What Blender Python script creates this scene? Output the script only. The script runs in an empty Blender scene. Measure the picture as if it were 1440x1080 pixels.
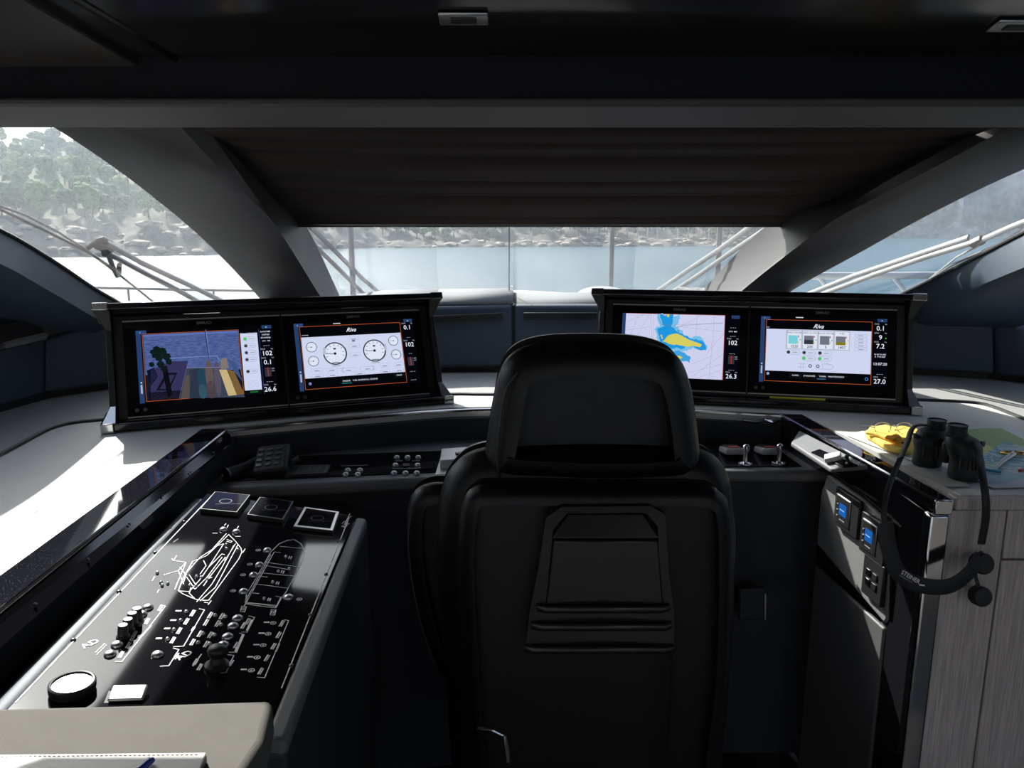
import bpy, bmesh, math, random
from mathutils import Vector as V, Matrix, noise
random.seed(7)
C = bpy.context.scene.collection
sc = bpy.context.scene
# ------------------------------------------------------------ camera, sky, sun, exposure
F, HOR, CZ = 1080.0, 321.0, 1.6
PITCH = math.atan((540-HOR)/F)
cam = bpy.data.cameras.new('camera'); co = bpy.data.objects.new('camera', cam); C.objects.link(co)
cam.sensor_width = 36; cam.lens = 36*F/1440; cam.clip_start = .02; cam.clip_end = 6000
co.location = (0, 0, CZ); co.rotation_euler = (math.pi/2-PITCH, 0, 0); sc.camera = co
SUN = V((-.64, 1.0, .90)).normalized()
w = bpy.data.worlds.new('sky'); sc.world = w; w.use_nodes = True
nt = w.node_tree; bg = nt.nodes['Background']
sky = nt.nodes.new('ShaderNodeTexSky'); sky.sky_type = 'NISHITA'; sky.sun_disc = False
sky.sun_elevation = math.asin(SUN.z); sky.sun_rotation = math.atan2(SUN.x, SUN.y)
sky.air_density = 1.0; sky.dust_density = 8.0; sky.ozone_density = 1.0
tint = nt.nodes.new('ShaderNodeMix'); tint.data_type = 'RGBA'; tint.blend_type = 'MULTIPLY'; tint.inputs['Factor'].default_value = 1; tint.inputs['B'].default_value = (.84, .98, 1.16, 1)
nt.links.new(sky.outputs[0], tint.inputs['A']); 
wc = nt.nodes.new('ShaderNodeTexCoord'); wm = nt.nodes.new('ShaderNodeMapping'); wm.inputs['Scale'].default_value = (1, 1, 2.2)      # thin bright cloud veil over the whole sky
wn = nt.nodes.new('ShaderNodeTexNoise'); wn.inputs['Scale'].default_value = 1.6; wn.inputs['Detail'].default_value = 6; wn.inputs['Roughness'].default_value = .55
wr = nt.nodes.new('ShaderNodeMapRange'); wr.inputs['From Min'].default_value = .30; wr.inputs['From Max'].default_value = .62; wr.inputs['To Min'].default_value = .35; wr.inputs['To Max'].default_value = .95
cm = nt.nodes.new('ShaderNodeMix'); cm.data_type = 'RGBA'; vm = nt.nodes.new('ShaderNodeVectorMath'); vm.operation = 'MULTIPLY_ADD'; vm.inputs[1].default_value = (1.8, 1.8, 1.8); vm.inputs[2].default_value = (2.6, 2.8, 3.0)
nt.links.new(wc.outputs['Generated'], wm.inputs[0]); nt.links.new(wm.outputs[0], wn.inputs['Vector']); nt.links.new(wn.outputs[0], wr.inputs['Value']); nt.links.new(wr.outputs[0], cm.inputs['Factor'])
nt.links.new(tint.outputs['Result'], vm.inputs[0]); nt.links.new(vm.outputs[0], cm.inputs['B']); nt.links.new(tint.outputs['Result'], cm.inputs['A']); nt.links.new(cm.outputs['Result'], bg.inputs[0]); bg.inputs[1].default_value = .11
sl = bpy.data.lights.new('sun', 'SUN'); sl.energy = 13; sl.angle = .0095; sl.color = (1, .95, .88)
so = bpy.data.objects.new('sun', sl); C.objects.link(so)
so.rotation_euler = SUN.to_track_quat('Z', 'Y').to_euler()
sc.view_settings.view_transform = 'Standard'; sc.view_settings.look = 'None'
sc.view_settings.gamma = 1; sc.view_settings.use_curve_mapping = False
sc.view_settings.exposure = 0.0

# ------------------------------------------------------------ survey helpers: photo bearings met with real planes
SP, CP = math.sin(PITCH), math.cos(PITCH)
EYE = V((0, 0, CZ))
def ray(u, v):
    x = (u-720)/F; y = -(v-540)/F
    return V((x, CP+y*SP, -SP+y*CP))
def aZ(u, v, z):
    r = ray(u, v); return EYE+r*((z-CZ)/r.z)
def aY(u, v, y):
    r = ray(u, v); return EYE+r*(y/r.y)
def aP(u, v, o, n):
    r = ray(u, v); return EYE+r*((o-EYE).dot(n)/r.dot(n))

# ------------------------------------------------------------ materials
MATS = {}
def mat(name, col, rough=.5, metal=0., spec=.5, bump=0., bscale=300., coat=0., var=0., vscale=20., emis=None, es=1., alpha=1.):
    if name in MATS: return MATS[name]
    m = bpy.data.materials.new(name); m.use_nodes = True; n = m.node_tree; b = n.nodes['Principled BSDF']
    b.inputs['Base Color'].default_value = (*col, 1); b.inputs['Roughness'].default_value = rough
    b.inputs['Metallic'].default_value = metal; b.inputs['Specular IOR Level'].default_value = spec
    b.inputs['Coat Weight'].default_value = coat; b.inputs['Coat Roughness'].default_value = .03
    b.inputs['Alpha'].default_value = alpha
    tc = n.nodes.new('ShaderNodeTexCoord')
    if bump:
        t = n.nodes.new('ShaderNodeTexNoise'); t.inputs['Scale'].default_value = bscale; t.inputs['Detail'].default_value = 3
        bm = n.nodes.new('ShaderNodeBump'); bm.inputs['Strength'].default_value = bump; bm.inputs['Distance'].default_value = .002
        n.links.new(tc.outputs['Object'], t.inputs['Vector']); n.links.new(t.outputs[0], bm.inputs['Height']); n.links.new(bm.outputs[0], b.inputs['Normal'])
    if var:
        t = n.nodes.new('ShaderNodeTexNoise'); t.inputs['Scale'].default_value = vscale; t.inputs['Detail'].default_value = 4
        r = n.nodes.new('ShaderNodeValToRGB'); r.color_ramp.elements[0].position = .3; r.color_ramp.elements[1].position = .7
        r.color_ramp.elements[0].color = (*[c*(1-var) for c in col], 1); r.color_ramp.elements[1].color = (*[min(1, c*(1+var)) for c in col], 1)
        n.links.new(tc.outputs['Object'], t.inputs['Vector']); n.links.new(t.outputs[0], r.inputs[0]); n.links.new(r.outputs[0], b.inputs['Base Color'])
    if emis:
        b.inputs['Emission Color'].default_value = (*emis, 1); b.inputs['Emission Strength'].default_value = es
    MATS[name] = m; return m
def s2l(c): return tuple(((x/255)/12.92 if x/255 <= .04045 else ((x/255+.055)/1.055)**2.4) for x in c)
def glow(c, k=1.):                     # a lit pixel colour on a screen, from its sRGB value
    nm = 'lit_%02x%02x%02x' % tuple(int(x) for x in c)
    return mat(nm, (0, 0, 0), .4, spec=0, emis=s2l(c), es=k)
LEA = mat('grey_leather', (.15, .155, .165), .45, bump=.25, bscale=900, spec=.3)
PIL = mat('pillar_leather', (.058, .056, .057), .5, bump=.25, bscale=900, spec=.3)
LEAD = mat('navy_leather', (.044, .062, .088), .5, bump=.25, bscale=900, spec=.3)
LEADK = mat('dark_leather', (.03, .034, .042), .5, bump=.2, bscale=900, spec=.3)
PADW = mat('pale_grey_leather', (.105, .104, .097), .75, bump=.3, bscale=700, spec=.08, var=.04)
CTOP = mat('counter_leather', (.52, .52, .5), .5, bump=.15, bscale=800, spec=.3, var=.04, vscale=8)
BLK = mat('black_leather', (.004, .004, .005), .38, bump=.3, bscale=420, spec=.32)
SHELL = mat('black_shell', (.010, .010, .011), .3, spec=.5)
BPL = mat('black_plastic', (.012, .012, .013), .45)
RUB = mat('black_rubber', (.012, .014, .016), .55, spec=.4)
GLOSS = mat('black_gloss', (.006, .006, .008), .06, spec=.17, coat=0)
PIANO = mat('black_lacquer', (.008, .008, .010), .10, spec=.5)
CEIL = mat('ceiling_lacquer', (.012, .012, .014), .15, spec=.5)
CHR = mat('chrome', (.62, .62, .62), .12, metal=1)
SIL = mat('brushed_metal', (.55, .55, .56), .35, metal=1)
STRIP = mat('satin_strip', (.42, .41, .39), .35, metal=.3)
DMET = mat('dark_metal', (.10, .10, .105), .3, metal=1)
CREAM = mat('saloon_panel', (.55, .53, .5), .5)
WHT = mat('white_ink', (.75, .75, .75), .5)
GREYI = mat('grey_ink', (.25, .25, .26), .5)
BEAM = mat('beam_leather', (.085, .08, .078), .6, bump=.2, bscale=500, spec=.2)
GEL = mat('white_gelcoat', (.42, .43, .44), .3)
FLOORM = mat('dark_floor', (.02, .016, .013), .35)
# speckled black stone for the counter edge
def speckle():
    m = mat('speckled_black_glass', (.008, .008, .011), .05, spec=.5, coat=.3); n = m.node_tree; b = n.nodes['Principled BSDF']
    tc = n.nodes.new('ShaderNodeTexCoord'); t = n.nodes.new('ShaderNodeTexVoronoi'); t.inputs['Scale'].default_value = 260
    r = n.nodes.new('ShaderNodeValToRGB'); r.color_ramp.elements[0].position = .06; r.color_ramp.elements[1].position = .16
    r.color_ramp.elements[0].color = (.30, .30, .33, 1); r.color_ramp.elements[1].color = (.008, .008, .012, 1)
    n.links.new(tc.outputs['Object'], t.inputs['Vector']); n.links.new(t.outputs['Distance'], r.inputs[0]); n.links.new(r.outputs[0], b.inputs['Base Color'])
    return m
SPECK = speckle()
def wood():
    m = mat('grey_wood', (.16, .145, .14), .45); n = m.node_tree; b = n.nodes['Principled BSDF']
    tc = n.nodes.new('ShaderNodeTexCoord'); mp = n.nodes.new('ShaderNodeMapping'); mp.inputs['Scale'].default_value = (60, 60, 2.2)
    t = n.nodes.new('ShaderNodeTexNoise'); t.inputs['Scale'].default_value = 4; t.inputs['Detail'].default_value = 5
    r = n.nodes.new('ShaderNodeValToRGB'); r.color_ramp.elements[0].position = .35; r.color_ramp.elements[1].position = .68
    r.color_ramp.elements[0].color = (.36, .325, .32, 1); r.color_ramp.elements[1].color = (.56, .51, .50, 1)
    n.links.new(tc.outputs['Object'], mp.inputs[0]); n.links.new(mp.outputs[0], t.inputs['Vector']); n.links.new(t.outputs[0], r.inputs[0]); n.links.new(r.outputs[0], b.inputs['Base Color'])
    return m
WOOD = wood()
def glassmat():                        # thin salt-dusted glazing
    m = bpy.data.materials.new('dusty_glass'); m.use_nodes = True; n = m.node_tree; n.nodes.clear()
    o = n.nodes.new('ShaderNodeOutputMaterial'); tr = n.nodes.new('ShaderNodeBsdfTransparent'); tr.inputs[0].default_value = (.86, .90, .92, 1)
    gl = n.nodes.new('ShaderNodeBsdfGlossy'); gl.inputs['Roughness'].default_value = .02
    tl = n.nodes.new('ShaderNodeBsdfTranslucent'); tl.inputs[0].default_value = (.9, .9, .9, 1)
    lw = n.nodes.new('ShaderNodeLayerWeight'); lw.inputs[0].default_value = .5
    pw = n.nodes.new('ShaderNodeMath'); pw.operation = 'POWER'; pw.inputs[1].default_value = 5
    fr = n.nodes.new('ShaderNodeMath'); fr.operation = 'MULTIPLY_ADD'; fr.inputs[1].default_value = .9; fr.inputs[2].default_value = .03
    n.links.new(lw.outputs['Facing'], pw.inputs[0]); n.links.new(pw.outputs[0], fr.inputs[0])
    m1 = n.nodes.new('ShaderNodeMixShader'); m2 = n.nodes.new('ShaderNodeMixShader')
    tc = n.nodes.new('ShaderNodeTexCoord'); t = n.nodes.new('ShaderNodeTexNoise'); t.inputs['Scale'].default_value = 3; t.inputs['Detail'].default_value = 6
    mr = n.nodes.new('ShaderNodeMapRange'); mr.inputs['From Min'].default_value = .3; mr.inputs['From Max'].default_value = .7
    mr.inputs['To Min'].default_value = .02; mr.inputs['To Max'].default_value = .05
    n.links.new(tc.outputs['Object'], t.inputs['Vector']); n.links.new(t.outputs[0], mr.inputs['Value'])
    n.links.new(mr.outputs[0], m1.inputs[0]); n.links.new(tr.outputs[0], m1.inputs[1]); n.links.new(tl.outputs[0], m1.inputs[2])
    n.links.new(fr.outputs[0], m2.inputs[0]); n.links.new(m1.outputs[0], m2.inputs[1]); n.links.new(gl.outputs[0], m2.inputs[2])
    n.links.new(m2.outputs[0], o.inputs[0]); return m
GLASS = glassmat()

# ------------------------------------------------------------ mesh helpers
class MB:
    def __init__(s): s.v = []; s.f = []; s.m = []; s.mats = []
    def mi(s, m):
        if m not in s.mats: s.mats.append(m)
        return s.mats.index(m)
    def add(s, vs, fs, m):
        k = len(s.v); s.v += [V(p) for p in vs]; i = s.mi(m)
        for f in fs: s.f.append([a+k for a in f]); s.m.append(i)
    def box(s, lo, hi, m, M=None):
        vs = [V((x, y, z)) for z in (lo[2], hi[2]) for y in (lo[1], hi[1]) for x in (lo[0], hi[0])]
        if M is not None: vs = [M @ p for p in vs]
        s.add(vs, [(0, 2, 3, 1), (4, 5, 7, 6), (0, 1, 5, 4), (2, 6, 7, 3), (0, 4, 6, 2), (1, 3, 7, 5)], m)
    def slab(s, pts, off, m):
        pts = [V(p) for p in pts]; n = len(pts); o = V(off)
        s.add(pts+[p+o for p in pts], [list(range(n)), list(range(2*n-1, n-1, -1))]+[(i, i+n, (i+1) % n+n, (i+1) % n) for i in range(n)], m)
    def loft(s, rings, m, caps=True, closed=True):
        n = len(rings[0]); vs = [p for r in rings for p in r]; fs = []
        for j in range(len(rings)-1):
            for i in range(n if closed else n-1):
                a = j*n+i; b = j*n+(i+1) % n; fs.append((a, b, b+n, a+n))
        if caps: fs += [list(range(n-1, -1, -1)), list(range((len(rings)-1)*n, len(rings)*n))]
        s.add(vs, fs, m)
    def tube(s, pts, r, m, n=8, flat=1., up=None, M=None):
        pts = [V(p) for p in pts]
        if M is not None: pts = [M @ p for p in pts]
        rr = r if isinstance(r, (list, tuple)) else [r]*len(pts); rings = []
        prev = None
        for i, p in enumerate(pts):
            t = (pts[min(i+1, len(pts)-1)]-pts[max(i-1, 0)]).normalized()
            if prev is None:
                a = V(up) if up is not None else (V((0, 0, 1)) if abs(t.z) < .9 else V((0, 1, 0)))
            else: a = prev
            a = (a-t*a.dot(t)).normalized(); prev = a; b = t.cross(a)
            rings.append([p+a*math.cos(2*math.pi*k/n)*rr[i]+b*math.sin(2*math.pi*k/n)*rr[i]*flat for k in range(n)])
        s.loft(rings, m)
    def lathe(s, prof, m, M=None, n=20):       # prof: (radius, height) list
        M = M or Matrix(); rings = [[M @ V((r*math.cos(2*math.pi*k/n), r*math.sin(2*math.pi*k/n), h)) for k in range(n)] for r, h in prof]
        s.loft(rings, m)
    def ring2(s, M, cx, cy, r, wd, m, n=28, z=0, a0=0, a1=2*math.pi):
        k = n+1; vs = [M @ V((cx+q*math.cos(a0+(a1-a0)*i/n), cy+q*math.sin(a0+(a1-a0)*i/n), z)) for q in (r-wd/2, r+wd/2) for i in range(k)]
        s.add(vs, [(i, k+i, k+i+1, i+1) for i in range(n)], m)
    def disc2(s, M, cx, cy, r, m, z=0, n=20):
        s.add([M @ V((cx+r*math.cos(2*math.pi*i/n), cy+r*math.sin(2*math.pi*i/n), z)) for i in range(n)], [list(range(n))], m)
    def poly2(s, M, pts, m, z=0):
        s.add([M @ V((x, y, z)) for x, y in pts], [list(range(len(pts)))], m)
    def rect2(s, M, x0, y0, x1, y1, m, z=0): s.poly2(M, [(x0, y0), (x1, y0), (x1, y1), (x0, y1)], m, z)
    def line2(s, M, pts, wd, m, z=0):
        for (a, b), (c, d) in zip(pts[:-1], pts[1:]):
            t = V((c-a, d-b)); 
            if t.length < 1e-7: continue
            t.normalize(); e = t*wd*.5; q = V((-t.y, t.x))*wd*.5
            s.poly2(M, [(a-e.x-q.x, b-e.y-q.y), (c+e.x-q.x, d+e.y-q.y), (c+e.x+q.x, d+e.y+q.y), (a-e.x+q.x, b-e.y+q.y)], m, z)
    def text(s, M, txt, x, y, size, m, z=0, align='LEFT', shear=0, rot=0, sx=1., bold=0):
        vs, fs = textmesh(txt, align, shear, bold); R = Matrix.Rotation(rot, 2)
        out = []
        for p in vs:
            q = R @ V((p.x*size*sx, p.y*size)); out.append(M @ V((x+q.x, y+q.y, z)))
        s.add(out, fs, m)
    def build(s, name, parent=None, smooth=False, bevel=0, seg=2, sub=0, angle=40):
        me = bpy.data.meshes.new(name); base = root_loc(parent) if parent else V((0, 0, 0))
        me.from_pydata([tuple(p-base) for p in s.v], [], s.f)
        for mt in s.mats: me.materials.append(mt)
        me.polygons.foreach_set('material_index', s.m)
        if smooth: me.polygons.foreach_set('use_smooth', [True]*len(s.f))
        me.validate(); me.update()
        if smooth:
            bm = bmesh.new(); bm.from_mesh(me); bmesh.ops.recalc_face_normals(bm, faces=bm.faces); bm.to_mesh(me); bm.free()
            me.set_sharp_from_angle(angle=math.radians(angle))
        elif bevel:
            bm = bmesh.new(); bm.from_mesh(me); bmesh.ops.recalc_face_normals(bm, faces=bm.faces); bm.to_mesh(me); bm.free()
        o = bpy.data.objects.new(name, me); C.objects.link(o)
        if parent: o.parent = parent
        if bevel:
            b = o.modifiers.new('b', 'BEVEL'); b.width = bevel; b.segments = seg; b.limit_method = 'ANGLE'; b.angle_limit = math.radians(35)
            b.harden_normals = False; me.polygons.foreach_set('use_smooth', [True]*len(me.polygons)); me.set_sharp_from_angle(angle=math.radians(60))
        if sub:
            q = o.modifiers.new('s', 'SUBSURF'); q.levels = q.render_levels = sub
        return o
TC = {}
def textmesh(txt, align, shear, bold):
    k = (txt, align, shear, bold)
    if k in TC: return TC[k]
    cu = bpy.data.curves.new('t', 'FONT'); cu.body = txt; cu.align_x = align; cu.shear = shear; cu.resolution_u = 2; cu.size = 1.4; cu.offset = bold
    o = bpy.data.objects.new('t', cu); C.objects.link(o); dg = bpy.context.evaluated_depsgraph_get(); dg.update()
    me = o.evaluated_get(dg).to_mesh(); r = ([v.co.copy() for v in me.vertices], [list(p.vertices) for p in me.polygons])
    bpy.data.objects.remove(o); bpy.data.curves.remove(cu); TC[k] = r; return r
def root_loc(o):
    while o.parent: o = o.parent
    return o.location.copy()
def thing(name, label, cat, loc, group=None):
    o = bpy.data.objects.new(name, None); o.empty_display_size = .05; C.objects.link(o); o.location = loc
    o['label'] = label; o['category'] = cat
    if group: o['group'] = group
    return o
def tag(o, label, cat, group=None, kind=None):
    o['label'] = label; o['category'] = cat
    if group: o['group'] = group
    if kind: o['kind'] = kind
    return o
def struct(o): o['kind'] = 'structure'; return o
def dup(root, loc, rz=0, scale=None, label=None):
    r = root.copy(); C.objects.link(r); r.location = loc; r.rotation_euler = (0, 0, rz)
    if scale: r.scale = scale
    if label: r['label'] = label
    for ch in list(root.children):
        c = ch.copy(); C.objects.link(c); c.parent = r
        for g in ch.children:
            d = g.copy(); C.objects.link(d); d.parent = c
    return r
def frame(o, ex, n):                  # local X = ex, local Z = n, local Y = n x ex
    ex = V(ex).normalized(); n = V(n); n = (n-ex*n.dot(ex)).normalized(); ey = n.cross(ex)
    M = Matrix(((ex.x, ey.x, n.x, o[0]), (ex.y, ey.y, n.y, o[1]), (ex.z, ey.z, n.z, o[2]), (0, 0, 0, 1))); return M
def smoothpts(P, n=6):
    P = [V(p) for p in P]; out = []
    for i in range(len(P)-1):
        a = P[max(i-1, 0)]; b = P[i]; c = P[i+1]; d = P[min(i+2, len(P)-1)]
        for k in range(n):
            t = k/n; out.append(.5*((2*b)+(c-a)*t+(2*a-5*b+4*c-d)*t*t+(3*b-a-3*c+d)*t**3))
    return out+[P[-1]]
def cushion(outline, thick, back, m, mb=None, prof=None, steps=5, r=.03):
    """padded block: 3-D outline (planar loop), extruded along 'back' with rounded rims on both faces"""
    mb = mb or MB(); o = [V(p) for p in outline]; c = sum(o, V())/len(o); b = V(back).normalized(); rings = []
    def inset(d):
        res = []; n = len(o)
        for i, p in enumerate(o):
            t = (o[(i+1) % n]-o[i-1]).normalized(); q = t.cross(b)
            if q.dot(c-p) < 0: q = -q
            res.append(p+q*d)
        return res
    for k in range(steps+1):
        a = math.pi/2*k/steps; rings.append([p+b*(r*(1-math.sin(a))) for p in inset(r*(1-math.cos(a)))])
    for k in range(steps+1):
        a = math.pi/2*(1-k/steps); rings.append([p+b*(thick-r*(1-math.sin(a))) for p in inset(r*(1-math.cos(a)))])
    mb.loft(rings, m); return mb

# ------------------------------------------------------------ cabin shell
GO = V((-1.0, 3.1, 1.32)); GN = V((.1665, -.1828, -.404)).normalized()        # left side glazing plane
MID = .09
GOR = V((2*MID+1.0, 3.1, 1.32)); GNR = V((-GN.x, GN.y, GN.z))
WN = V((0, -.32, -1)).normalized(); WO = V((0, 3.5, 1.31))                      # centre windscreen plane
def gx(y, z, right=False):
    x = GO.x-(GN.y*(y-GO.y)+GN.z*(z-GO.z))/GN.x
    return 2*MID-x if right else x
mb = MB(); mb.box((-2.6, -4.2, -.06), (2.8, 4, 0), FLOORM); fl = struct(mb.build('floor'))
mb = MB(); mb.box((-2.2, -4.2, 0), (2.38, -.3, .004), CREAM); mb.build('saloon_carpet', fl)
mb = MB(); mb.box((-3.2, -14, -.06), (3.4, -4.2, 0), GEL); mb.build('aft_deck', fl)
# roof: outer slab, lacquered ceiling, transverse beam
roof = [(-1.0, 1.85, 2.12), (-1.12, 1.8, 2.12), (-2.2, .85, 2.12), (-2.2, -4.2, 2.12), (2.38, -4.2, 2.12), (2.38, .85, 2.12), (1.32, 1.8, 2.12), (1.2, 1.85, 2.12)]
ceil = struct(bpy.data.objects.new('ceiling', None)); C.objects.link(ceil)
mb = MB(); mb.slab(roof, (0, 0, .08), LEADK); mb.build('roof_slab', ceil)
CA, CB = V((0, 1.33, 1.875)), V((0, .70, 2.0)); CNn = V((0, (CB-CA).z, -(CB-CA).y)).normalized()
cq = lambda u, v: aP(u, v, CA, CNn)
mb = MB(); mb.slab([(-.88, 1.33, 1.875), (2.1, 1.33, 1.875), (2.1, .70, 2.0), (-.50, .70, 2.0)], (0, 0, .02), CEIL); mb.build('ceiling_panel', ceil, bevel=.004)
mb = MB(); mb.slab([cq(225, 101)+V((0, 0, -.012)), V((-2.0, 1.33, 1.856)), V((-2.0, .7, 1.98)), cq(-200, -150), cq(52, -2)+V((0, 0, -.012))], (0, 0, .02), mat('ceiling_side_lacquer', (.03, .027, .026), .3)); mb.build('side_panel', ceil, bevel=.003)
mb = MB(); mb.tube([cq(262, 92), cq(210, 60), cq(160, 30), cq(105, -2), cq(60, -30)], .006, DMET); mb.build('edge_rail', ceil, smooth=True)
mb = MB(); mb.slab([(-1.06, 1.60, 1.796), (-1.40, 1.33, 1.796), (1.70, 1.33, 1.796), (1.38, 1.60, 1.796)], (0, 0, .015), BEAM); mb.build('beam_underside', ceil, bevel=.005)
mb = MB(); mb.slab([(-1.06, 1.59, 1.808), (-1.40, 1.34, 1.808), (1.70, 1.34, 1.808), (1.38, 1.59, 1.808)], (0, 0, .312), mat('beam_black', (.006, .006, .008), .6, spec=.2)); mb.build('beam', ceil)
mb = MB(); mb.slab([(-.74, 1.6, 2.12), (1.1, 1.6, 2.12), (1.1, 1.6, 1.82), (-.74, 1.6, 1.82)], (0, .22, .015), LEADK); mb.build('blind_box', ceil)
for (u, v) in ((652, 23), (1430, 33)):
    M = Matrix.Translation(cq(u, v)+V((0, 0, -.001))) @ Matrix.Rotation(-.19, 4, 'X') @ Matrix.Scale(.8, 4)
    t = thing('ceiling_latch', 'small flush metal latch plate in the dark ceiling, '+('left of the two' if u < 800 else 'at the right edge of the photo'), 'latch', M.translation)
    mb = MB(); mb.box((-.045, -.022, -.006), (.045, .022, .0), SIL, M); mb.build('plate', t, bevel=.003)
    mb = MB(); mb.box((-.024, -.010, -.009), (.024, .010, -.004), BPL, M); mb.build('catch', t, bevel=.002)
# aft walls with windows that light the saloon behind the camera
for sx, nm, wn, X in ((-1, 'wall_left', 'window_4', -2.2), (1, 'wall_right', 'window_5', 2.38)):
    wl = struct(bpy.data.objects.new(nm, None)); C.objects.link(wl)
    mb = MB()
    x0, x1 = (X-.05, X) if sx < 0 else (X, X+.05)
    mb.box((x0, -4.2, 0), (x1, -.2, .8), CREAM); mb.box((x0, -4.2, 1.95), (x1, -.2, 2.12), CREAM); mb.box((x0, -4.2, .8), (x1, -3.9, 1.95), CREAM)
    mb.box((x0, -.2, 0), (x1, 1.3, 2.12), LEADK)
    mb.build('side_shell', wl)
    wo = struct(bpy.data.objects.new(wn, None)); C.objects.link(wo)
    mb = MB(); mb.add([(X, -3.9, .8), (X, -.2, .8), (X, -.2, 1.95), (X, -3.9, 1.95)], [(0, 1, 2, 3)], GLASS); mb.build('glass', wo)
mb = MB(); mb.box((-2.25, -4.25, 0), (-1.9, -4.2, 2.12), CREAM); mb.box((2.1, -4.25, 0), (2.43, -4.2, 2.12), CREAM); mb.box((-1.9, -4.25, 2.0), (2.1, -4.2, 2.12), CREAM); struct(mb.build('wall_back'))
do = struct(bpy.data.objects.new('door_1', None)); C.objects.link(do)
mb = MB(); mb.add([(-1.9, -4.22, 0), (2.1, -4.22, 0), (2.1, -4.22, 2), (-1.9, -4.22, 2)], [(0, 1, 2, 3)], GLASS); mb.build('glass', do)

for lx, ly in ((-1.1, -1.2), (1.2, -1.2), (-1.1, -2.9), (1.2, -2.9)):   # unseen ceiling fill lamps, added to brighten surfaces facing aft
    t = thing('fill_lamp', 'round ceiling fill lamp, added out of view behind the helm', 'lamp', (lx, ly, 2.115), 'added fill lamps behind the helm')
    mb = MB(); mb.lathe([(.075, -.006), (.075, .0), (.06, .0), (.06, -.006)], CHR, Matrix.Translation((lx, ly, 2.115)), 24); mb.build('bezel', t, smooth=True, angle=30)
    mb = MB(); mb.lathe([(.001, .0), (.06, .0), (.06, .003), (.001, .003)], mat('fill_lamp_lens', (.8, .8, .8), .4, emis=(1, .9, .78), es=6), Matrix.Translation((lx, ly, 2.111)), 24); mb.build('lens', t)
    ld = bpy.data.lights.new('fill_lamp_light', 'AREA'); ld.shape = 'DISK'; ld.size = .12; ld.energy = 6.5; ld.color = (1, .9, .8); lo = bpy.data.objects.new('fill_lamp_light', ld); C.objects.link(lo); lo.parent = t; lo.location = (0, 0, -.012)

# pillars each side of the windscreen (lofted through stations read off the photo)
def pillar(name, st, m_face, m_ret):
    rt_ = st[0][0][0] > 720; by = lambda v: .80/(ray(720, v).z/ray(720, v).y+.32)
    A = [aP(s[0][0], s[0][1], GOR if rt_ else GO, GNR if rt_ else GN) for s in st]
    Cc = [aP(s[3][0], s[3][1], WO, WN) for s in st]
    yb = [1.77, 1.84, 2.0, 2.15, 2.64, 2.74]
    B = [aY(s[1][0], s[1][1], y) for s, y in zip(st, yb)]; B2 = [aY(s[2][0], s[2][1], y+.045) for s, y in zip(st, yb)]
    A, B, B2, Cc = [smoothpts(q, 6) for q in (A, B, B2, Cc)]
    root = struct(bpy.data.objects.new(name, None)); C.objects.link(root)
    mb = MB(); rings = []
    for a, b, b2, c in zip(A, B, B2, Cc):
        m1 = (a+b)/2+V((0, -.004, .0)); e = (a+c)/2+V((0, .03, .05))
        rings.append([a, m1, b*.85+a*.15, b*.6+b2*.4+V((0, -.006, 0)), b2, c, e])
    n = len(rings[0]); 
    mb.loft(rings, m_face); ob = mb.build('pillar', root, smooth=True, angle=35)
    return [A[0], Cc[0], A[-1], Cc[-1]], A, Cc
PL = pillar('trim_1', [((42, 157, 2.5), (210, 157, 2.42), (274, 157, 2.5), (294, 157, 2.62)),
                  ((160, 235, 2.65), (280, 222, 2.58), (328, 232, 2.65), (350, 230, 2.85)),
                  ((250, 305, 2.85), (340, 272, 2.76), (362, 280, 2.81), (395, 278, 3.02)),
                  ((310, 360, 3.02), (390, 322, 2.93), (393, 320, 2.96), (432, 320, 3.25)),
                  ((370, 425, 3.2), (452, 420, 3.12), (455, 420, 3.14), (479, 419, 3.5)),
                  ((395, 460, 3.27), (480, 460, 3.2), (484, 460, 3.22), (497, 460, 3.58))], PIL, LEA)
PR = pillar('trim_2', [((1655, 157, 2.5), (1478, 157, 2.42), (1428, 157, 2.5), (1398, 157, 2.62)),
                  ((1440, 238, 2.65), (1340, 232, 2.58), (1295, 228, 2.65), (1262, 226, 2.85)),
                  ((1310, 300, 2.85), (1238, 282, 2.76), (1215, 274, 2.81), (1170, 275, 3.02)),
                  ((1215, 352, 3.02), (1157, 323, 2.93), (1154, 317, 2.96), (1080, 315, 3.25)),
                  ((1109, 412, 3.2), (1042, 411, 3.12), (1038, 410, 3.14), (986, 412, 3.5)),
                  ((1070, 450, 3.27), (1000, 455, 3.2), (996, 455, 3.22), (960, 455, 3.58))], PIL, LEA)
# side-window sill beams, rising aft
def sill(name, px, gO, gN, right):
    root = struct(bpy.data.objects.new(name, None)); C.objects.link(root)
    S = []; I = []
    for (u, v, du, dv) in px:
        p = aP(u, v, gO, gN); S.append(p); I.append(aY(u+du, v+dv, p.y-.10))
    S = smoothpts(S, 5); I = smoothpts(I, 5); rings = []
    for a, b in zip(S, I):
        s = -1 if not right else 1
        d = V((b.x+s*.34, b.y+.16, b.z-.12)); rings.append([a, a*.5+b*.5+V((0, 0, .004)), b, b+V((s*.03, 0, -.03)), d, a+V((s*.05, .05, -.02))])
    mb = MB(); mb.loft(rings, LEAD); mb.build('sill', root, smooth=True)
    mb = MB(); mb.tube([p+V((0, 0, .002)) for p in S], .007, RUB, n=6); mb.build('glazing_seal', root, smooth=True)
sill('trim_3', [(-260, 240, 0, 60), (-100, 286, 0, 50), (0, 325, 0, 46), (70, 365, -8, 40), (130, 405, -10, 34), (178, 434, -22, 28), (215, 465, -30, 25)], GO, GN, False)
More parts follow.
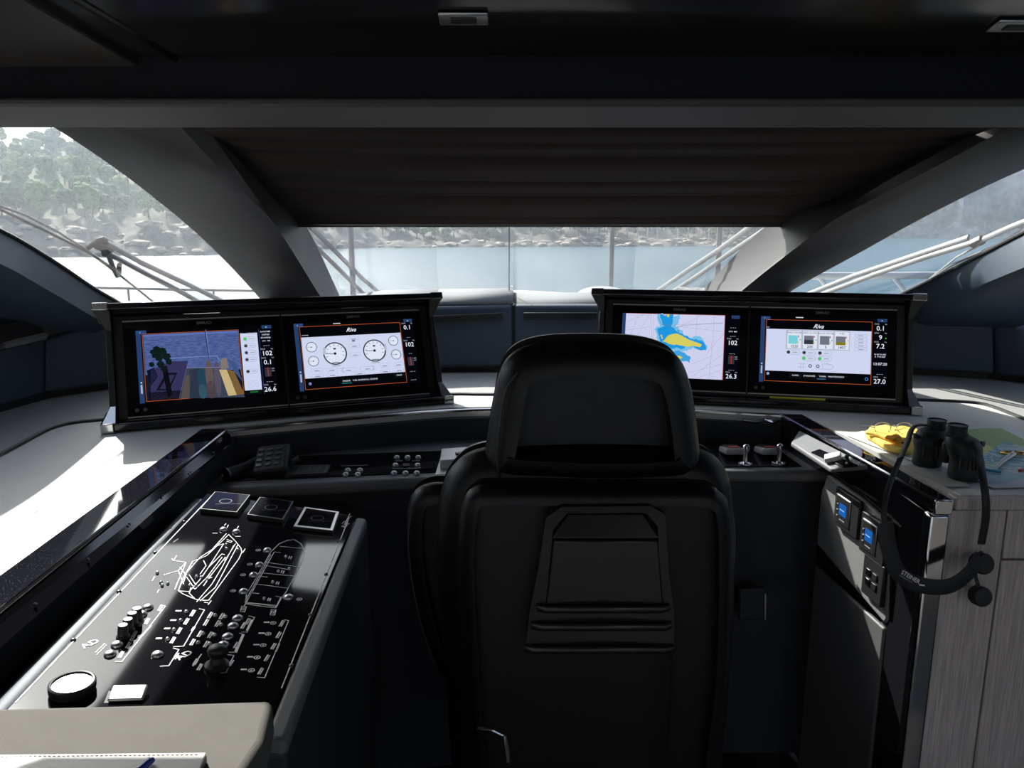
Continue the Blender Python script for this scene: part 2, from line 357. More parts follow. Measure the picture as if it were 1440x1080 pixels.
sill('trim_4', [(1680, 225, 20, 62), (1540, 280, 12, 52), (1440, 328, 15, 42), (1350, 374, 27, 28), (1275, 411, 48, 14), (1225, 436, 66, 10)], GOR, GNR, True)
# glazing
def quadglass(name, pts, n):
    r = struct(bpy.data.objects.new(name, None)); C.objects.link(r)
    mb = MB(); mb.add(pts, [list(range(len(pts)))], GLASS); mb.build('glass', r); return r
g = lambda y, z, r: V((gx(y, z, r), y, z))
quadglass('window_1', [aP(u, v, GO, GN) for u, v in ((75, 172), (160, 235), (250, 305), (310, 360), (370, 425), (395, 460), (215, 465), (178, 434), (130, 405), (70, 365), (0, 325), (-100, 286), (-260, 240), (-330, 172))], 0)
cb0, cb1, ct1, ct0 = [aP(u, v, WO, WN) for u, v in ((470, 432), (995, 432), (1350, 178), (310, 178))]
quadglass('window_2', [cb0, cb1, ct1, ct0], (0, .6, .8))
quadglass('window_3', [aP(u, v, GOR, GNR) for u, v in ((1590, 172), (1440, 238), (1310, 300), (1215, 352), (1109, 412), (1070, 450), (1225, 440), (1275, 411), (1350, 374), (1440, 328), (1540, 280), (1680, 225), (1760, 172))], 0)
# centre seam of the windscreen
mb = MB(); a = aP(716, 300, WO, WN); b = aP(716, 425, WO, WN); mb.tube([a+V((0, .0, 0)), b], .0022, DMET, n=6); mb.build('seam', bpy.data.objects['window_2'])

# pleated sun blind under the windscreen
t = thing('sun_blind', 'brown-black pleated sun blind drawn down over the upper windscreen', 'blind', aY(770, 318, 3.02))
cols = []
bl = lambda u0, u1, v, y, k: aY(u0+(u1-u0)*k, v+6*math.sin(math.pi*k)*0, y)
rows = [(278, 1400, 176, 2.5), (306, 1350, 196, 2.555), (309, 1332, 212, 2.60), (311, 1330, 214, 2.63), (345, 1262, 250, 2.75), (362, 1228, 267, 2.81), (364, 1226, 270, 2.84), (385, 1180, 300, 2.92), (395, 1158, 314, 2.97)]
rr = []
for (u0, u1, v, y) in rows:
    y = .80/(ray(720, v).z/ray(720, v).y+.32)
    rr.append([aY(u0+(u1-u0)*k/24, v+(3.5*math.sin(math.pi*k/24) if 190 < v < 305 else 0), y) for k in range(25)])
BLIND = mat('blind_cloth', (.042, .034, .030), .8, bump=.4, bscale=250, spec=.1)
mb = MB(); 
for i in range(len(rr)-1):
    mb.add(rr[i]+rr[i+1], [(k, k+1, k+26, k+25) for k in range(24)], BLIND)
bo = mb.build('cloth', t, smooth=True, angle=20); md = bo.modifiers.new('s', 'SOLIDIFY'); md.thickness = .004; md.offset = 1
mb = MB(); p, q = rr[-1][0], rr[-1][-1]; mb.slab([p+V((0, -.006, -.012)), q+V((0, -.006, -.012)), q+V((0, -.006, .008)), p+V((0, -.006, .008))], (0, .018, 0), DMET); mb.build('bottom_bar', t, bevel=.004)

# ------------------------------------------------------------ dashboard: padded wall between counters and glass
base = [aZ(-160, 625, 1.05), aZ(0, 580, 1.05), aZ(60, 563, 1.05), aZ(150, 549, 1.05), aZ(400, 533, 1.05), aZ(610, 525, 1.05), aZ(722, 524, 1.05), aZ(900, 524, 1.05), aZ(1130, 525, 1.05), aZ(1275, 527, 1.05), aZ(1400, 535, 1.05), aZ(1440, 540, 1.05), aZ(1600, 562, 1.05)]
toppx = [(-160, 530), (0, 492), (60, 478), (150, 450), (400, 437), (610, 431), (722, 429), (900, 429), (1130, 427), (1275, 426), (1400, 434), (1440, 445), (1600, 475)]
top = [aY(u, v, p.y+.03) for (u, v), p in zip(toppx, base)]
dash = thing('dashboard', 'dark blue leather padded dashboard under the windscreen', 'dashboard', aZ(722, 524, 1.05))
def dpanel(i0, i1, name='panel', m=LEAD, label=None):
    mb = MB()
    B = base[i0:i1+1]; T = top[i0:i1+1]; n = len(B); bk = V((0, .06, 0))
    # small gap at the ends
    g0 = (B[1]-B[0]).normalized()*.004; g1 = (B[-2]-B[-1]).normalized()*.004
    B = [B[0]+g0]+B[1:-1]+[B[-1]+g1]; T = [T[0]+g0]+T[1:-1]+[T[-1]+g1]
    B = [p+V((0, 0, .022)) for p in B]
    loop = B+T[::-1]
    vs = loop+[p+bk for p in loop]; N = len(loop); fs = []
    for k in range(n-1): fs.append((k, k+1, 2*n-2-k, 2*n-1-k)); fs.append((N+k+1, N+k, N+2*n-1-k, N+2*n-2-k))
    fs += [(k, k+N, (k+1) % N+N, (k+1) % N) for k in range(N)]
    mb.add(vs, fs, m); o = mb.build(name, dash, bevel=.012, seg=3)
    if label: o['label'] = label
    return o
dpanel(0, 2); dpanel(2, 6); dpanel(6, 10); dpanel(10, 12)
# top shelf from panel tops to the glass
mb = MB(); n = len(top)
far = [V((max(min(p.x*1.12, gx(3.5, 1.31, 1)), gx(3.5, 1.31)), 3.56, max(1.30, p.z))) for p in top]
far[0] = V((-2.3, 2.2, 1.45)); far[1] = V((-2.0, 2.6, 1.36)); far[2] = V((-1.55, 3.0, 1.32)); far[-1] = V((2.3, 2.4, 1.42)); far[-2] = V((1.95, 2.75, 1.36)); far[-3] = V((1.8, 2.9, 1.33)); far[3] = V((-1.25, 3.25, 1.31)); far[-4] = V((1.42, 3.2, 1.31))
for i in range(n-1):
    if i == 6: pass
    mb.add([top[i]+V((0, .02, -.004)), top[i+1]+V((0, .02, -.004)), far[i+1], far[i]], [(0, 1, 2, 3)], mat('matt_grey_leather', (.17, .175, .18), .8, spec=.08))
so_ = mb.build('top_pad', dash, smooth=True); md = so_.modifiers.new('s', 'SOLIDIFY'); md.thickness = .02; md.offset = -1
mb = MB(); mb.tube([aY(722, 430, base[6].y+.028), V((aY(718, 412, 3.55).x, 3.54, 1.312))], .004, BPL, n=6); mb.build('seam', dash, smooth=True)
mb = MB()                               # black recess the panels stand in front of, and their kick gap
mb.loft([[p+V((0, .05, -.01)), p+V((0, .05, .26)), p+V((0, .075, .26)), p+V((0, .075, -.01))] for p in base], BPL); mb.build('backing', dash)
def vent(u0, v0, u1, v1, k):
    y0, y1 = None, None
    def on(u, v):
        for i in range(len(base)-1):
            a, b = base[i], base[i+1]
            d = (b-a).normalized(); nn = V((d.y, -d.x, 0)); 
            p = aP(u, v, a+V((0, .015, 0)), nn)
            if a.x-.001 <= p.x <= b.x+.001: return p, d, nn
        return p, d, nn
    a, d, nn = on(u0, v0); b, d2, _ = on(u1, v1); L = (b-a).length; ex = (b-a).normalized(); N = V((ex.y, -ex.x, 0)).normalized()
    M = frame(a, ex, N); mb = MB(); H = .021
    vt = MB(); vt.box((-.004, -.003, -.0), (L+.004, H+.003, .011), RUB, M); o = vt.build('air_vent', dash, bevel=.003)
    ns = max(4, int(L/.014))
    for i in range(ns): mb.box((i*L/ns+.003, 0, .011), (i*L/ns+.0055, H, .0135), BPL, M)
    for i in range(3): mb.box((0, i*.008+.001, .0135), (L, i*.008+.0025, .0145), DMET, M)
    mb.build('louvres', o)
vent(602, 453, 706, 448, 0); vent(738, 448, 838, 448, 0); vent(1282, 450, 1326, 452, 0)

# ------------------------------------------------------------ counters (z = 1.05)
def poly_z(px, z): return [aZ(u, v, z) for u, v in px]
cnt = thing('counter', 'white-topped counter running round under both monitor housings, black glass edge strips', 'counter', (0, 2.5, 1.05))
inL = [aZ(-260, 1180, 1.05), aZ(0, 868, 1.05), aZ(150, 739, 1.05), aZ(318, 602, 1.05)]
# straight inner edge on the left, curved front in the middle, straight edge on the right
eL0, eL1 = V((-.735, .6, 1.05)), V((-.80, 2.08, 1.05))
eR1, eR0 = V((.814, 2.25, 1.05)), V((.879, 1.507, 1.05))
mid = [V((-.55, 2.19, 1.05)), V((-.2, 2.315, 1.05)), V((.1, 2.345, 1.05)), V((.45, 2.33, 1.05))]
seamL = [aZ(-140, 712, 1.05), aZ(0, 641, 1.05), aZ(60, 609, 1.05), aZ(84, 600, 1.05), aZ(110, 595, 1.05), aZ(150, 591, 1.05)]
seamM = [aZ(400, 566, 1.05), aZ(620, 556, 1.05), aZ(700, 556, 1.05), aZ(1000, 556, 1.05), aZ(1200, 561, 1.05)]
seamR = [aZ(1300, 564, 1.05), aZ(1350, 566, 1.05), aZ(1380, 569, 1.05), aZ(1404, 576, 1.05), aZ(1440, 590, 1.05), aZ(1600, 650, 1.05)]
seam = seamL+seamM+seamR
EDG = .068
topL = [V((eL0.x-EDG, .6, 1.05)), V((eL1.x-EDG, 2.08, 1.05))]
loop = [V((-1.9, .6, 1.05))]+[topL[0], topL[1]]+[p+V((0, .025, 0)) for p in mid]+[V((eR1.x+.06, 2.25, 1.05)), V((eR0.x+.0665, 1.54, 1.05)), V((2.3, 1.54, 1.05))]+seam[::-1]
def ngon_slab(pts, dz, m, name, parent, bevel=0):
    mb = MB(); mb.slab(pts, (0, 0, dz), m); return mb.build(name, parent, bevel=bevel)
ngon_slab(loop, -.03, CTOP, 'top', cnt)
ngon_slab([V((-2.15, .6, 1.048)), V((-1.9, .6, 1.048))]+[p+V((0, 0, -.002)) for p in seam]+[V((2.3, 1.54, 1.048)), V((2.37, 1.54, 1.048))]+[p+V((0, .07, -.002)) for p in base[::-1]], -.03, mat('tray_leather', (.32, .32, .31), .5, bump=.2, bscale=800), 'back_tray', cnt)
mb = MB(); mb.tube([p+V((0, 0, .001)) for p in smoothpts(seam, 4)], .0075, RUB, n=8); mb.build('seam_piping', cnt, smooth=True)
ngon_slab([topL[0]+V((0, 0, .001)), eL0+V((0, 0, .001)), eL1+V((0, 0, .001)), topL[1]+V((0, 0, .001))], -.03, SPECK, 'left_glass_edge', cnt, .002)
ngon_slab([eR1+V((0, 0, .001)), eR0+V((0, .0, .001)), V((eR0.x+.030, 1.507, 1.051)), V((eR0.x+.028, 1.56, 1.051)), V((eR1.x+.06, 2.25, 1.051))], -.03, SPECK, 'right_glass_edge', cnt, .002)
mb = MB(); mb.tube([eL0+V((.003, 0, -.002)), eL1+V((.003, 0, -.002))], .0035, CHR, n=6); mb.build('chrome_strip', cnt, smooth=True)
mb = MB(); mb.tube(smoothpts([p+V((0, -.002, -.004)) for p in [eL1]+mid+[eR1]], 4), .005, CHR, n=6); mb.build('chrome_strip', cnt, smooth=True)
mb = MB(); mb.tube([eR1+V((-.003, 0, -.002)), eR0+V((-.003, 0, -.002))], .0042, CHR, n=6); mb.build('chrome_strip', cnt, smooth=True)
mb = MB(); mb.box((eR0.x-.008, 1.499, 1.0195), (eR0.x+.030, 1.507, 1.0515), CHR); mb.build('chrome_nose', cnt, bevel=.003)
mb = MB()                                # fascia under the left and middle front edges
fr = [eL0, eL1]+mid+[eR1]
mb.loft([[p+V((0, .0, -.03)), p+V((0, 0.012, -.15)), p+V((-.03 if i < 2 else 0, .03, -.15)), p+V((-.03 if i < 2 else 0, .03, -.03))] for i, p in enumerate(fr)], LEADK); mb.build('fascia', cnt)
mb = MB(); fl0, fl1 = V((-.726, .6, 1.046)), V((-.79, 2.06, 1.046))   # glossy strip below the left edge
mb.slab([fl0, fl1, fl1+V((.020, 0, -.022)), fl0+V((.028, 0, -.022))], (-.02, 0, -.012), PIANO)
o = mb.build('edge_band', cnt)
mb = MB()
for k in range(7):
    mb = MB(); p = eL0.lerp(eL1, .22+.11*k); mb.lathe([(.0001, .002), (.003, .0015), (.003, 0)], DMET, Matrix.Translation(p+V((.024, 0, -.016))) @ Matrix.Rotation(.7, 4, 'Y'), n=8)
    mb.build('screw', cnt)
M = frame(aP(203, 733, V((-.775, 1.5, 1.02)), V((1, .04, .3))), (0.04, -1, 0), (1, 0, .3)); mb = MB(); mb.box((-.03, -.012, -.0), (.03, .012, .006), DMET, M); o = mb.build('maker_plate', cnt, bevel=.002); o['label'] = 'small brushed metal plate'
mb = MB(); mb.box((-1.9, .62, .02), (-.78, 2.1, 1.02), LEADK); mb.build('left_cabinet', cnt)
mb = MB(); mb.slab([(-.80, 2.12, .02), (-.2, 2.36, .02), (.45, 2.37, .02), (.83, 2.28, .02), (.84, 2.9, .02), (-.80, 2.9, .02)], (0, 0, 1.0), LEADK); mb.build('centre_cabinet', cnt)

# ------------------------------------------------------------ right console and wood cabinet
cab = thing('wood_cabinet', 'grey wood-veneer cabinet with black lacquer side carrying the right-hand counter', 'cabinet', (1.2, 1.9, 0))
mb = MB(); mb.box((.93, 1.56, .03), (2.3, 2.28, 1.02), BPL); mb.build('carcass', cab)
mb = MB(); mb.box((.93, 1.525, 1.02), (2.3, 1.56, 1.047), WOOD); mb.build('top_rail', cab, bevel=.003)
xw = [.908, 1.043]
mb = MB(); mb.box((.908, 1.53, .03), (1.041, 1.56, 1.018), WOOD); mb.build('side_post', cab, bevel=.002)
mb = MB(); mb.box((1.045, 1.53, .03), (1.62, 1.56, .905), WOOD); mb.build('door', cab, bevel=.002)
mb = MB(); mb.box((1.045, 1.53, .910), (1.62, 1.56, 1.018), WOOD); mb.build('drawer_front', cab, bevel=.002)
mb = MB(); mb.box((1.625, 1.53, .03), (2.3, 1.56, .905), WOOD); mb.build('door', cab, bevel=.002)
mb = MB(); mb.box((1.625, 1.53, .910), (2.3, 1.56, 1.018), WOOD); mb.build('drawer_front', cab, bevel=.002)
mb = MB(); mb.box((.864, 1.500, .0), (.907, 1.53, 1.019), CHR); o = mb.build('corner_post', cab, bevel=.006, seg=4); o['label'] = 'polished chrome corner post'
mb = MB(); mb.box((.868, 1.530, .0), (.8815, 1.66, 1.019), PIANO); mb.build('lacquer_side', cab, bevel=.002)
SX = .862
SO = V((.851, 1.9, .9)); SN = V((1, .088, 0)).normalized()            # inboard plane of the right console
def sp(u, v, off=0): return aP(u, v, SO-SN*off, SN)
q = [V((eR1.x-.002, 2.25, 1.046)), V((.868, 1.64, 1.046)), sp(1262, 760), sp(1166, 664)]
mb = MB(); mb.slab([q[0], q[1], sp(1251, 742), sp(1169, 666), V((.818, 2.25, .90))], SN*.014, PIANO); mb.build('lacquer_fascia', cab)
U1 = [sp(1170, 667), sp(1216, 700), sp(1240, 722), sp(1250, 736), sp(1255, 752), sp(1254, 872), sp(1249, 877), sp(1216, 850), sp(1186, 800)]
U1 = [sp(1169, 667), sp(1216, 700), sp(1240, 721), sp(1251, 736), sp(1255, 752), sp(1254, 872), sp(1250, 877), sp(1150, 785), sp(1130, 700)]
U1[-1] = sp(1169, 667)+V((0, .03, -.06)); U1[-2] = V((U1[-1].x, U1[-1].y, U1[6].z+.05))
LEAP = mat('panel_leather', (.20, .20, .20), .5, bump=.2, bscale=800)
mb = MB(); mb.slab([p+SN*-.012 for p in U1], SN*.014, LEAP); mb.build('upper_panel', cab, bevel=.006, seg=3)
lz = U1[6].z-.012
L1 = [V((U1[-1].x-.0, U1[-1].y, lz)), V((U1[6].x, U1[6].y, lz)), V((U1[6].x, U1[6].y, .05)), V((U1[-1].x, U1[-1].y, .05))]
mb = MB(); mb.slab([p+SN*-.012 for p in L1], SN*.014, mat('shaded_panel_leather', (.09, .09, .09), .5, bump=.2, bscale=800)); mb.build('lower_panel', cab, bevel=.006, seg=3)  # same leather as the upper panel, its shade put into a darker colour
mb = MB(); mb.slab([V((.845, 2.28, .03)), V((.895, 1.66, .03)), V((.895, 1.66, .98)), V((.845, 2.28, .98))], SN*.02, BPL); mb.build('inner_wall', cab)
def plate(name, cpx, w_, h_, kind):
    c = sp(*cpx, .013); M = frame(c, (0.088, -1, 0), (-1, -.088, 0))
    mb = MB(); mb.box((-w_/2, -h_/2, 0), (w_/2, h_/2, .012), BPL, M); o = mb.build(name, cab, bevel=.003)
    if kind == 'radio':
        b = MB(); b.box((-w_*.40, -h_*.36, .012), (w_*.18, h_*.36, .0145), SIL, M); b.build('bezel', o, bevel=.001)
        b = MB(); b.box((-w_*.37, -h_*.33, .0145), (w_*.15, h_*.33, .0152), BPL, M); b.build('face', o)
        b = MB(); b.rect2(M, -w_*.24, -h_*.13, w_*.06, h_*.18, glow((30, 95, 175)), .0156); b.rect2(M, -w_*.21, 0, -w_*.02, h_*.03, glow((150, 200, 235)), .0158); b.build('display', o)
        b = MB()
        for yy in (-.2, -.05, .1): b.box((-w_*.34, h_*yy-.002, .015), (-w_*.29, h_*yy+.002, .0165), SIL, M)
        b.rect2(M, -w_*.2, -h_*.26, w_*.02, -h_*.23, GREYI, .0157); b.build('keys', o)
    else:
        for (a, bb) in ((-.016, .012), (.012, .012), (-.016, -.012), (.012, -.012)):
            b = MB(); b.box((a-.009, bb-.008, .012), (a+.009, bb+.008, .015), DMET if a < 0 else BPL, M); b.build('outlet', o, bevel=.001)
    return o
plate('stereo_remote', (1196, 721), .115, .10, 'radio')
plate('stereo_remote', (1233, 757), .105, .10, 'radio')
plate('socket_plate', (1233, 815), .085, .10, 'sock')

# ------------------------------------------------------------ forward helm console (z = .93)
hc = thing('helm_console', 'dark leather helm console shelf between the monitors, black control plates let in', 'console', (0, 2.05, 0))
zF = .95
front = [aZ(252, 688, zF), aZ(450, 680, zF), aZ(650, 669, zF), aZ(850, 664, zF), aZ(1000, 662, zF), aZ(1172, 662, zF)]
frontL = [p for p in front]
back = [V((.845, 2.27, zF)), V((.45, 2.345, zF)), V((.1, 2.36, zF)), V((-.2, 2.33, zF)), V((-.55, 2.205, zF)), V((-.80, 2.09, zF))]
mb = MB(); mb.slab(frontL+back, (0, 0, -.035), LEA); mb.build('shelf', hc, bevel=.012, seg=3)
mb = MB(); mb.slab([p+V((0, .03, -.035)) for p in frontL]+[p+V((0, 0, -.035)) for p in back], (0, 0, -.86), LEADK); mb.build('lower_front', hc)
ML = frame(aZ(318, 679, zF+.0012), (aZ(705, 659, zF)-aZ(318, 679, zF)), (0, 0, 1))
def loc(M, u, v):
    n = M.to_3x3() @ V((0, 0, 1)); p = aP(u, v, M.translation, n); q = M.inverted() @ p; return q.x, q.y
def plate_px(px, M, th, m, name, parent, bevel=.0015):
    pts = [M @ V((*loc(M, *p), 0)) for p in px]; mb = MB(); mb.slab([p+V((0, 0, .003)) for p in pts], (0, 0, -th), m); return mb.build(name, parent, bevel=bevel)
pl = plate_px([(318, 677), (708, 660), (700, 632), (455, 641), (345, 646)], ML, .006, GLOSS, 'control_plate', hc)
ML3 = ML @ Matrix.Translation((0, 0, .0045))
def dome(mb, M, x, y, r, h, m, n=14): mb.lathe([(r*1.0, -.004), (r, 0), (r*.95, h*.35), (r*.6, h*.85), (r*.25, h)], m, M @ Matrix.Translation((x, y, 0)), n)
for (u, v) in ((489, 661), (506, 661), (486, 667), (503, 667), (558, 643), (573, 643), (588, 643), (556, 654), (587, 654), (554, 665), (570, 665), (586, 665)):
    x, y = loc(ML3, u, v); mb = MB(); dome(mb, ML3, x, y, .0085, .006, SIL); mb.build('push_button', pl, smooth=True)
mb = MB(); x, y = loc(ML3, 571, 655); mb.box((x-.009, y-.012, 0), (x+.009, y+.012, .004), BPL, ML3); mb.build('rocker_switch', pl, bevel=.001)
mb = MB()
for (u0, v0, u1, v1) in ((480, 655, 517, 654), (552, 659, 592, 658), (556, 648, 566, 648), (580, 648, 590, 648)):
    mb.line2(ML3, [loc(ML3, u0, v0), loc(ML3, u1, v1)], .0016, WHT)
mb.build('printed_lines', pl)['kind'] = 'stuff'
# instrument with engraved face (between radio and buttons)
a, b, c, d = [loc(ML3, *q) for q in ((400, 671), (460, 668), (465, 656), (412, 657))]
mb = MB(); mb.slab([ML3 @ V((*q, .006)) for q in (a, b, c, d)], (0, 0, -.008), RUB); o = mb.build('keypad', hc, bevel=.0015)
mb = MB()
for q0, q1 in ((a, b), (b, c), (c, d), (d, a)):
    f = lambda q: tuple(V(q).lerp((V(a)+V(c))/2, .12)); mb.line2(ML3, [f(q0), f(q1)], .0012, GREYI, .0064)
for i in range(1, 4):
    k = i/4; p0 = V(a).lerp(V(b), k); p1 = V(d).lerp(V(c), k); mb.line2(ML3, [tuple(p0.lerp(p1, .15)), tuple(p0.lerp(p1, .85))], .001, GREYI, .0064)
for i in range(10):
    p = V(a).lerp(V(b), .15+.07*i).lerp(V(d).lerp(V(c), .15+.07*i), .35+.25*(i % 2)); mb.line2(ML3, [(p.x-.004, p.y), (p.x+.004, p.y)], .0018, GREYI, .0064)
mb.build('printed_keys', o)
# white/pale instrument at the shoulder of the chair
M = ML3; q = [loc(M, *p) for p in ((612, 668), (680, 664), (690, 637), (620, 641))]
mb = MB(); mb.slab([M @ V((*p, .002)) for p in q], (0, 0, -.005), mat('brushed_pale_plate', (.6, .6, .6), .35, metal=.6)); pp_ = mb.build('pale_plate', hc, bevel=.001)
q = [loc(M, *p) for p in ((619, 661), (672, 658), (672, 640), (621, 644))]
mb = MB(); mb.slab([M @ V((*p, .028)) for p in q], (0, 0, -.026), mat('white_plastic', (.6, .6, .6), .35)); b2 = mb.build('autopilot_unit', pp_, bevel=.003)
mb = MB(); x, y = loc(ML3, 648, 652); mb.box((x-.015, y-.012, .028), (x+.012, y+.003, .034), BPL, ML3); mb.build('black_key', pp_, bevel=.001)
# throttle plate on the right
MR = frame(aZ(985, 660, zF+.0012), (1, .02, 0), (0, 0, 1)); MR3 = MR @ Matrix.Translation((0, 0, .0045))
pr = plate_px([(985, 657), (1127, 656), (1079, 622), (960, 622)], MR, .006, GLOSS, 'throttle_plate', hc)
mb = MB(); mb.line2(MR3, [loc(MR3, *p) for p in ((985, 655.5), (1122, 654.5), (1078, 623.5), (962, 623.5))], .0025, CHR); mb.build('plate_rim', pr)
REDP = mat('red_print', (.5, .08, .06), .4); CLR = mat('grey_lens', (.30, .30, .33), .2, spec=.6)
def throttle(u, v):
    x, y = loc(MR3, u, v)
    mb = MB(); mb.slab([MR3 @ V((x+a, y+b, c)) for a, b, c in ((-.030, -.035, .030), (.030, -.035, .030), (.024, .045, .016), (-.028, .045, .016))], (0, 0, -.02), CLR)
    o = mb.build('throttle_head', hc, bevel=.006, seg=3)
    mb = MB(); mb.slab([MR3 @ V((x+a, y+b, c)) for a, b, c in ((-.016, -.020, .0292), (.016, -.020, .0292), (.014, .0, .0265), (-.014, .0, .0265))], (0, 0, .001), REDP); mb.build('red_label', o)
    mb = MB()
    for i in range(4): mb.slab([MR3 @ V((x+a, y+b, c)) for a, b, c in ((-.022, .008+.009*i, .0246-.0014*i), (.020, .008+.009*i, .0246-.0014*i), (.020, .013+.009*i, .024-.0014*i), (-.022, .013+.009*i, .024-.0014*i))], (0, 0, .001), BPL)
    mb.build('ribs', o)
throttle(1030, 640); throttle(1080, 640)
for u, v in ((1048, 652), (1095, 651)):
    x, y = loc(MR3, u, v); mb = MB(); B = MR3 @ Matrix.Translation((x, y, 0))
    mb.lathe([(.017, 0), (.016, .003), (.007, .006), (.0055, .03), (.008, .036), (.0095, .042), (.009, .052), (.004, .056)], CHR, B, 16); o = mb.build('trim_lever', hc, smooth=True)
    mb = MB(); mb.lathe([(.019, 0), (.019, .002), (.012, .003)], SIL, B, 16); mb.build('collar', o)
# raised side tray with a small joystick unit, against the right console
tA, tB = eR1+V((-.006, 0, -.012)), eR0+V((-.006, 0, -.012)); tC = EYE+ray(1168, 661)*1.90
MT = frame(tC, (tB-tA), -(tB-tA).cross(tC-tA) if (tB-tA).cross(tC-tA).z < 0 else (tB-tA).cross(tC-tA))
tr = plate_px([(1112, 624), (1124, 606), (1222, 656), (1168, 661)], MT, .012, LEA, 'side_tray', hc, .004)
px = [(1141, 636), (1153, 632), (1207, 655), (1186, 657)]
MT3 = MT @ Matrix.Translation((0, 0, .0045))
mb = MB(); mb.slab([MT3 @ V((*loc(MT3, *p), .002)) for p in px], (0, 0, -.004), GLOSS); o = mb.build('tray_plate', hc, bevel=.001)
x, y = loc(MT3, 1176, 646); mb = MB(); mb.box((x-.016, y-.026, .001), (x+.014, y+.014, .014), mat('white_plastic', (.6, .6, .6), .35), MT3 @ Matrix.Translation((x, y, 0)) @ Matrix.Rotation(-.5, 4, 'Z') @ Matrix.Translation((-x, -y, 0))); mb.build('white_unit', hc, bevel=.003)
x, y = loc(MT3, 1194, 652); mb = MB(); mb.lathe([(.008, 0), (.008, .004), (.004, .006), (.004, .016), (.006, .02), (.003, .024)], BPL, MT3 @ Matrix.Translation((x, y, 0)), 12); mb.build('joystick', hc, smooth=True)
# chrome brackets peeping under the right housing
mb = MB(); c = aZ(1062, 582, 1.05)
for i in range(2): mb.tube([V((.70+.07*i, 2.262, 1.03)), V((.735+.05*i, 2.245, 1.028)), V((.76+.05*i, 2.25, 1.032))], .006, CHR, n=8)
mb.build('chrome_brackets', hc, smooth=True)

# ------------------------------------------------------------ VHF radio handset lying on its rest
vh = thing('radio_handset', 'black radio handset with keypad resting at the left end of the helm shelf', 'radio', aZ(365, 668, zF+.004))
c = aZ(383, 648, zF+.035); M = frame(c, (1, .1, .10), (-.05, -.45, 1)); 
mb = MB(); mb.box((-.045, -.055, -.018), (.045, .055, .014), RUB, M); mb.build('body', vh, bevel=.009, seg=3)
mb = MB()
for i in range(3):
    for j in range(4): mb.box((-.030+.024*i-.007, -.03+.021*j-.005, .013), (-.030+.024*i+.008, -.03+.021*j+.005, .0165), DMET, M)
mb.build('keys', vh, bevel=.001)
mb = MB(); a = aZ(318, 668, zF+.018); b = aZ(366, 648, zF+.03); mb.tube([a, a.lerp(b, .3), a.lerp(b, .6), b], [.019, .014, .013, .016], RUB, 12); mb.build('grip', vh, smooth=True)
mb = MB(); mb.lathe([(.020, -.003), (.021, .003), (.016, .004), (.014, -.001)], DMET, frame(a, (0, 0, 1), (a-b)), 16); mb.build('mouthpiece', vh, smooth=True)
c2 = aZ(372, 664, zF+.006); mb = MB(); mb.box((-.06, -.02, -.006), (.03, .02, .012), RUB, Matrix.Translation(c2)); mb.build('cradle', vh, bevel=.004)
mb = MB(); pts = []
a, b = aZ(370, 662, zF+.01), aZ(404, 660, zF+.012)
for k in range(41):
    s = k/40; p = a.lerp(b, s)+V((0, -.018*math.sin(math.pi*s), .004*math.sin(s*60))); pts.append(p)
mb.tube(pts, .0035, RUB, n=6); mb.tube([b, b+V((.01, .01, .018)), b+V((.02, .03, .02))], .009, RUB, n=10); mb.build('cord', vh, smooth=True)

# ------------------------------------------------------------ left switch console
A = aZ(15, 990, 1.0); Bp = aZ(395, 980, .972); Cc = aZ(290, 695, 1.0); D = aZ(500, 725, .972)
ey = ((Cc-A)+(D-Bp)).normalized(); exv = ((Bp-A)+(D-Cc)).normalized(); nrm = exv.cross(ey).normalized()
Oc = (A+Bp+Cc+D)/4; n0 = nrm
MS = frame(aP(15, 990, Oc, n0), (aP(395, 980, Oc, n0)-aP(15, 990, Oc, n0)), n0)
sw = thing('switch_console', 'black gloss boat-plan switch panel console on the left with rows of metal push buttons', 'control panel', (-.57, 1.45, 0))
edge = [loc(MS, *p) for p in ((15, 992), (392, 982), (500, 725), (291, 694))]
# extend a little under the armrest
e0, e1, e2, e3 = [V(p) for p in edge]
e0x = e0+(e0-e3)*.12; e1x = e1+(e1-e2)*.12
mb = MB(); mb.slab([MS @ V((*p, 0)) for p in (e0x, e1x, e2, e3)], n0*-.006, GLOSS); gp = mb.build('gloss_panel', sw, bevel=.001)
# leather surround and body
def onp(p, h=0): return MS @ V((p[0], p[1], h))
rt = (e2-e1).normalized(); side = V((rt.y, -rt.x))
o1, o2 = e1x+side*.030, e2+side*.026
mb = MB(); mb.slab([onp(e1x, -.002), onp(o1, -.004), onp(o2, -.004), onp(e2, -.002)], n0*-.03, LEAP if 0 else LEA); mb.build('right_pad', sw, bevel=.008, seg=3)
lt = e3-e0; lside = V((-lt.y, lt.x)).normalized()
mb = MB(); mb.tube([onp(e0x+lside*.028, -.045), onp(e3+lside*.024+lt*.02, -.045)], .026, LEAD, n=16); mb.build('left_roll', sw, smooth=True)
mb = MB(); P = [onp(e0x+lside*.055, -.09), onp(e0x, -.02), onp(o1, -.02), onp(o2+rt*.01, -.02), onp(e3+lt*.01, -.02), onp(e3+lside*.055+lt*.01, -.09)]
mb.add(P+[V((p.x, p.y, .02)) for p in P], [(1, 2, 3, 4), (0, 1, 4, 5), tuple(range(11, 5, -1))]+[(i, i+6, (i+1) % 6+6, (i+1) % 6) for i in range(6)], LEADK); mb.build('body', sw, bevel=.006)
mb = MB()
def L(px, wd=.0016, z=.0006): mb.line2(MS, [loc(MS, *p) for p in px], wd, WHT, z)
L([(22, 988), (298, 697), (308, 699)], .0018); L([(396, 968), (491, 728), (494, 726)], .0018); mb.build('border_lines', gp)
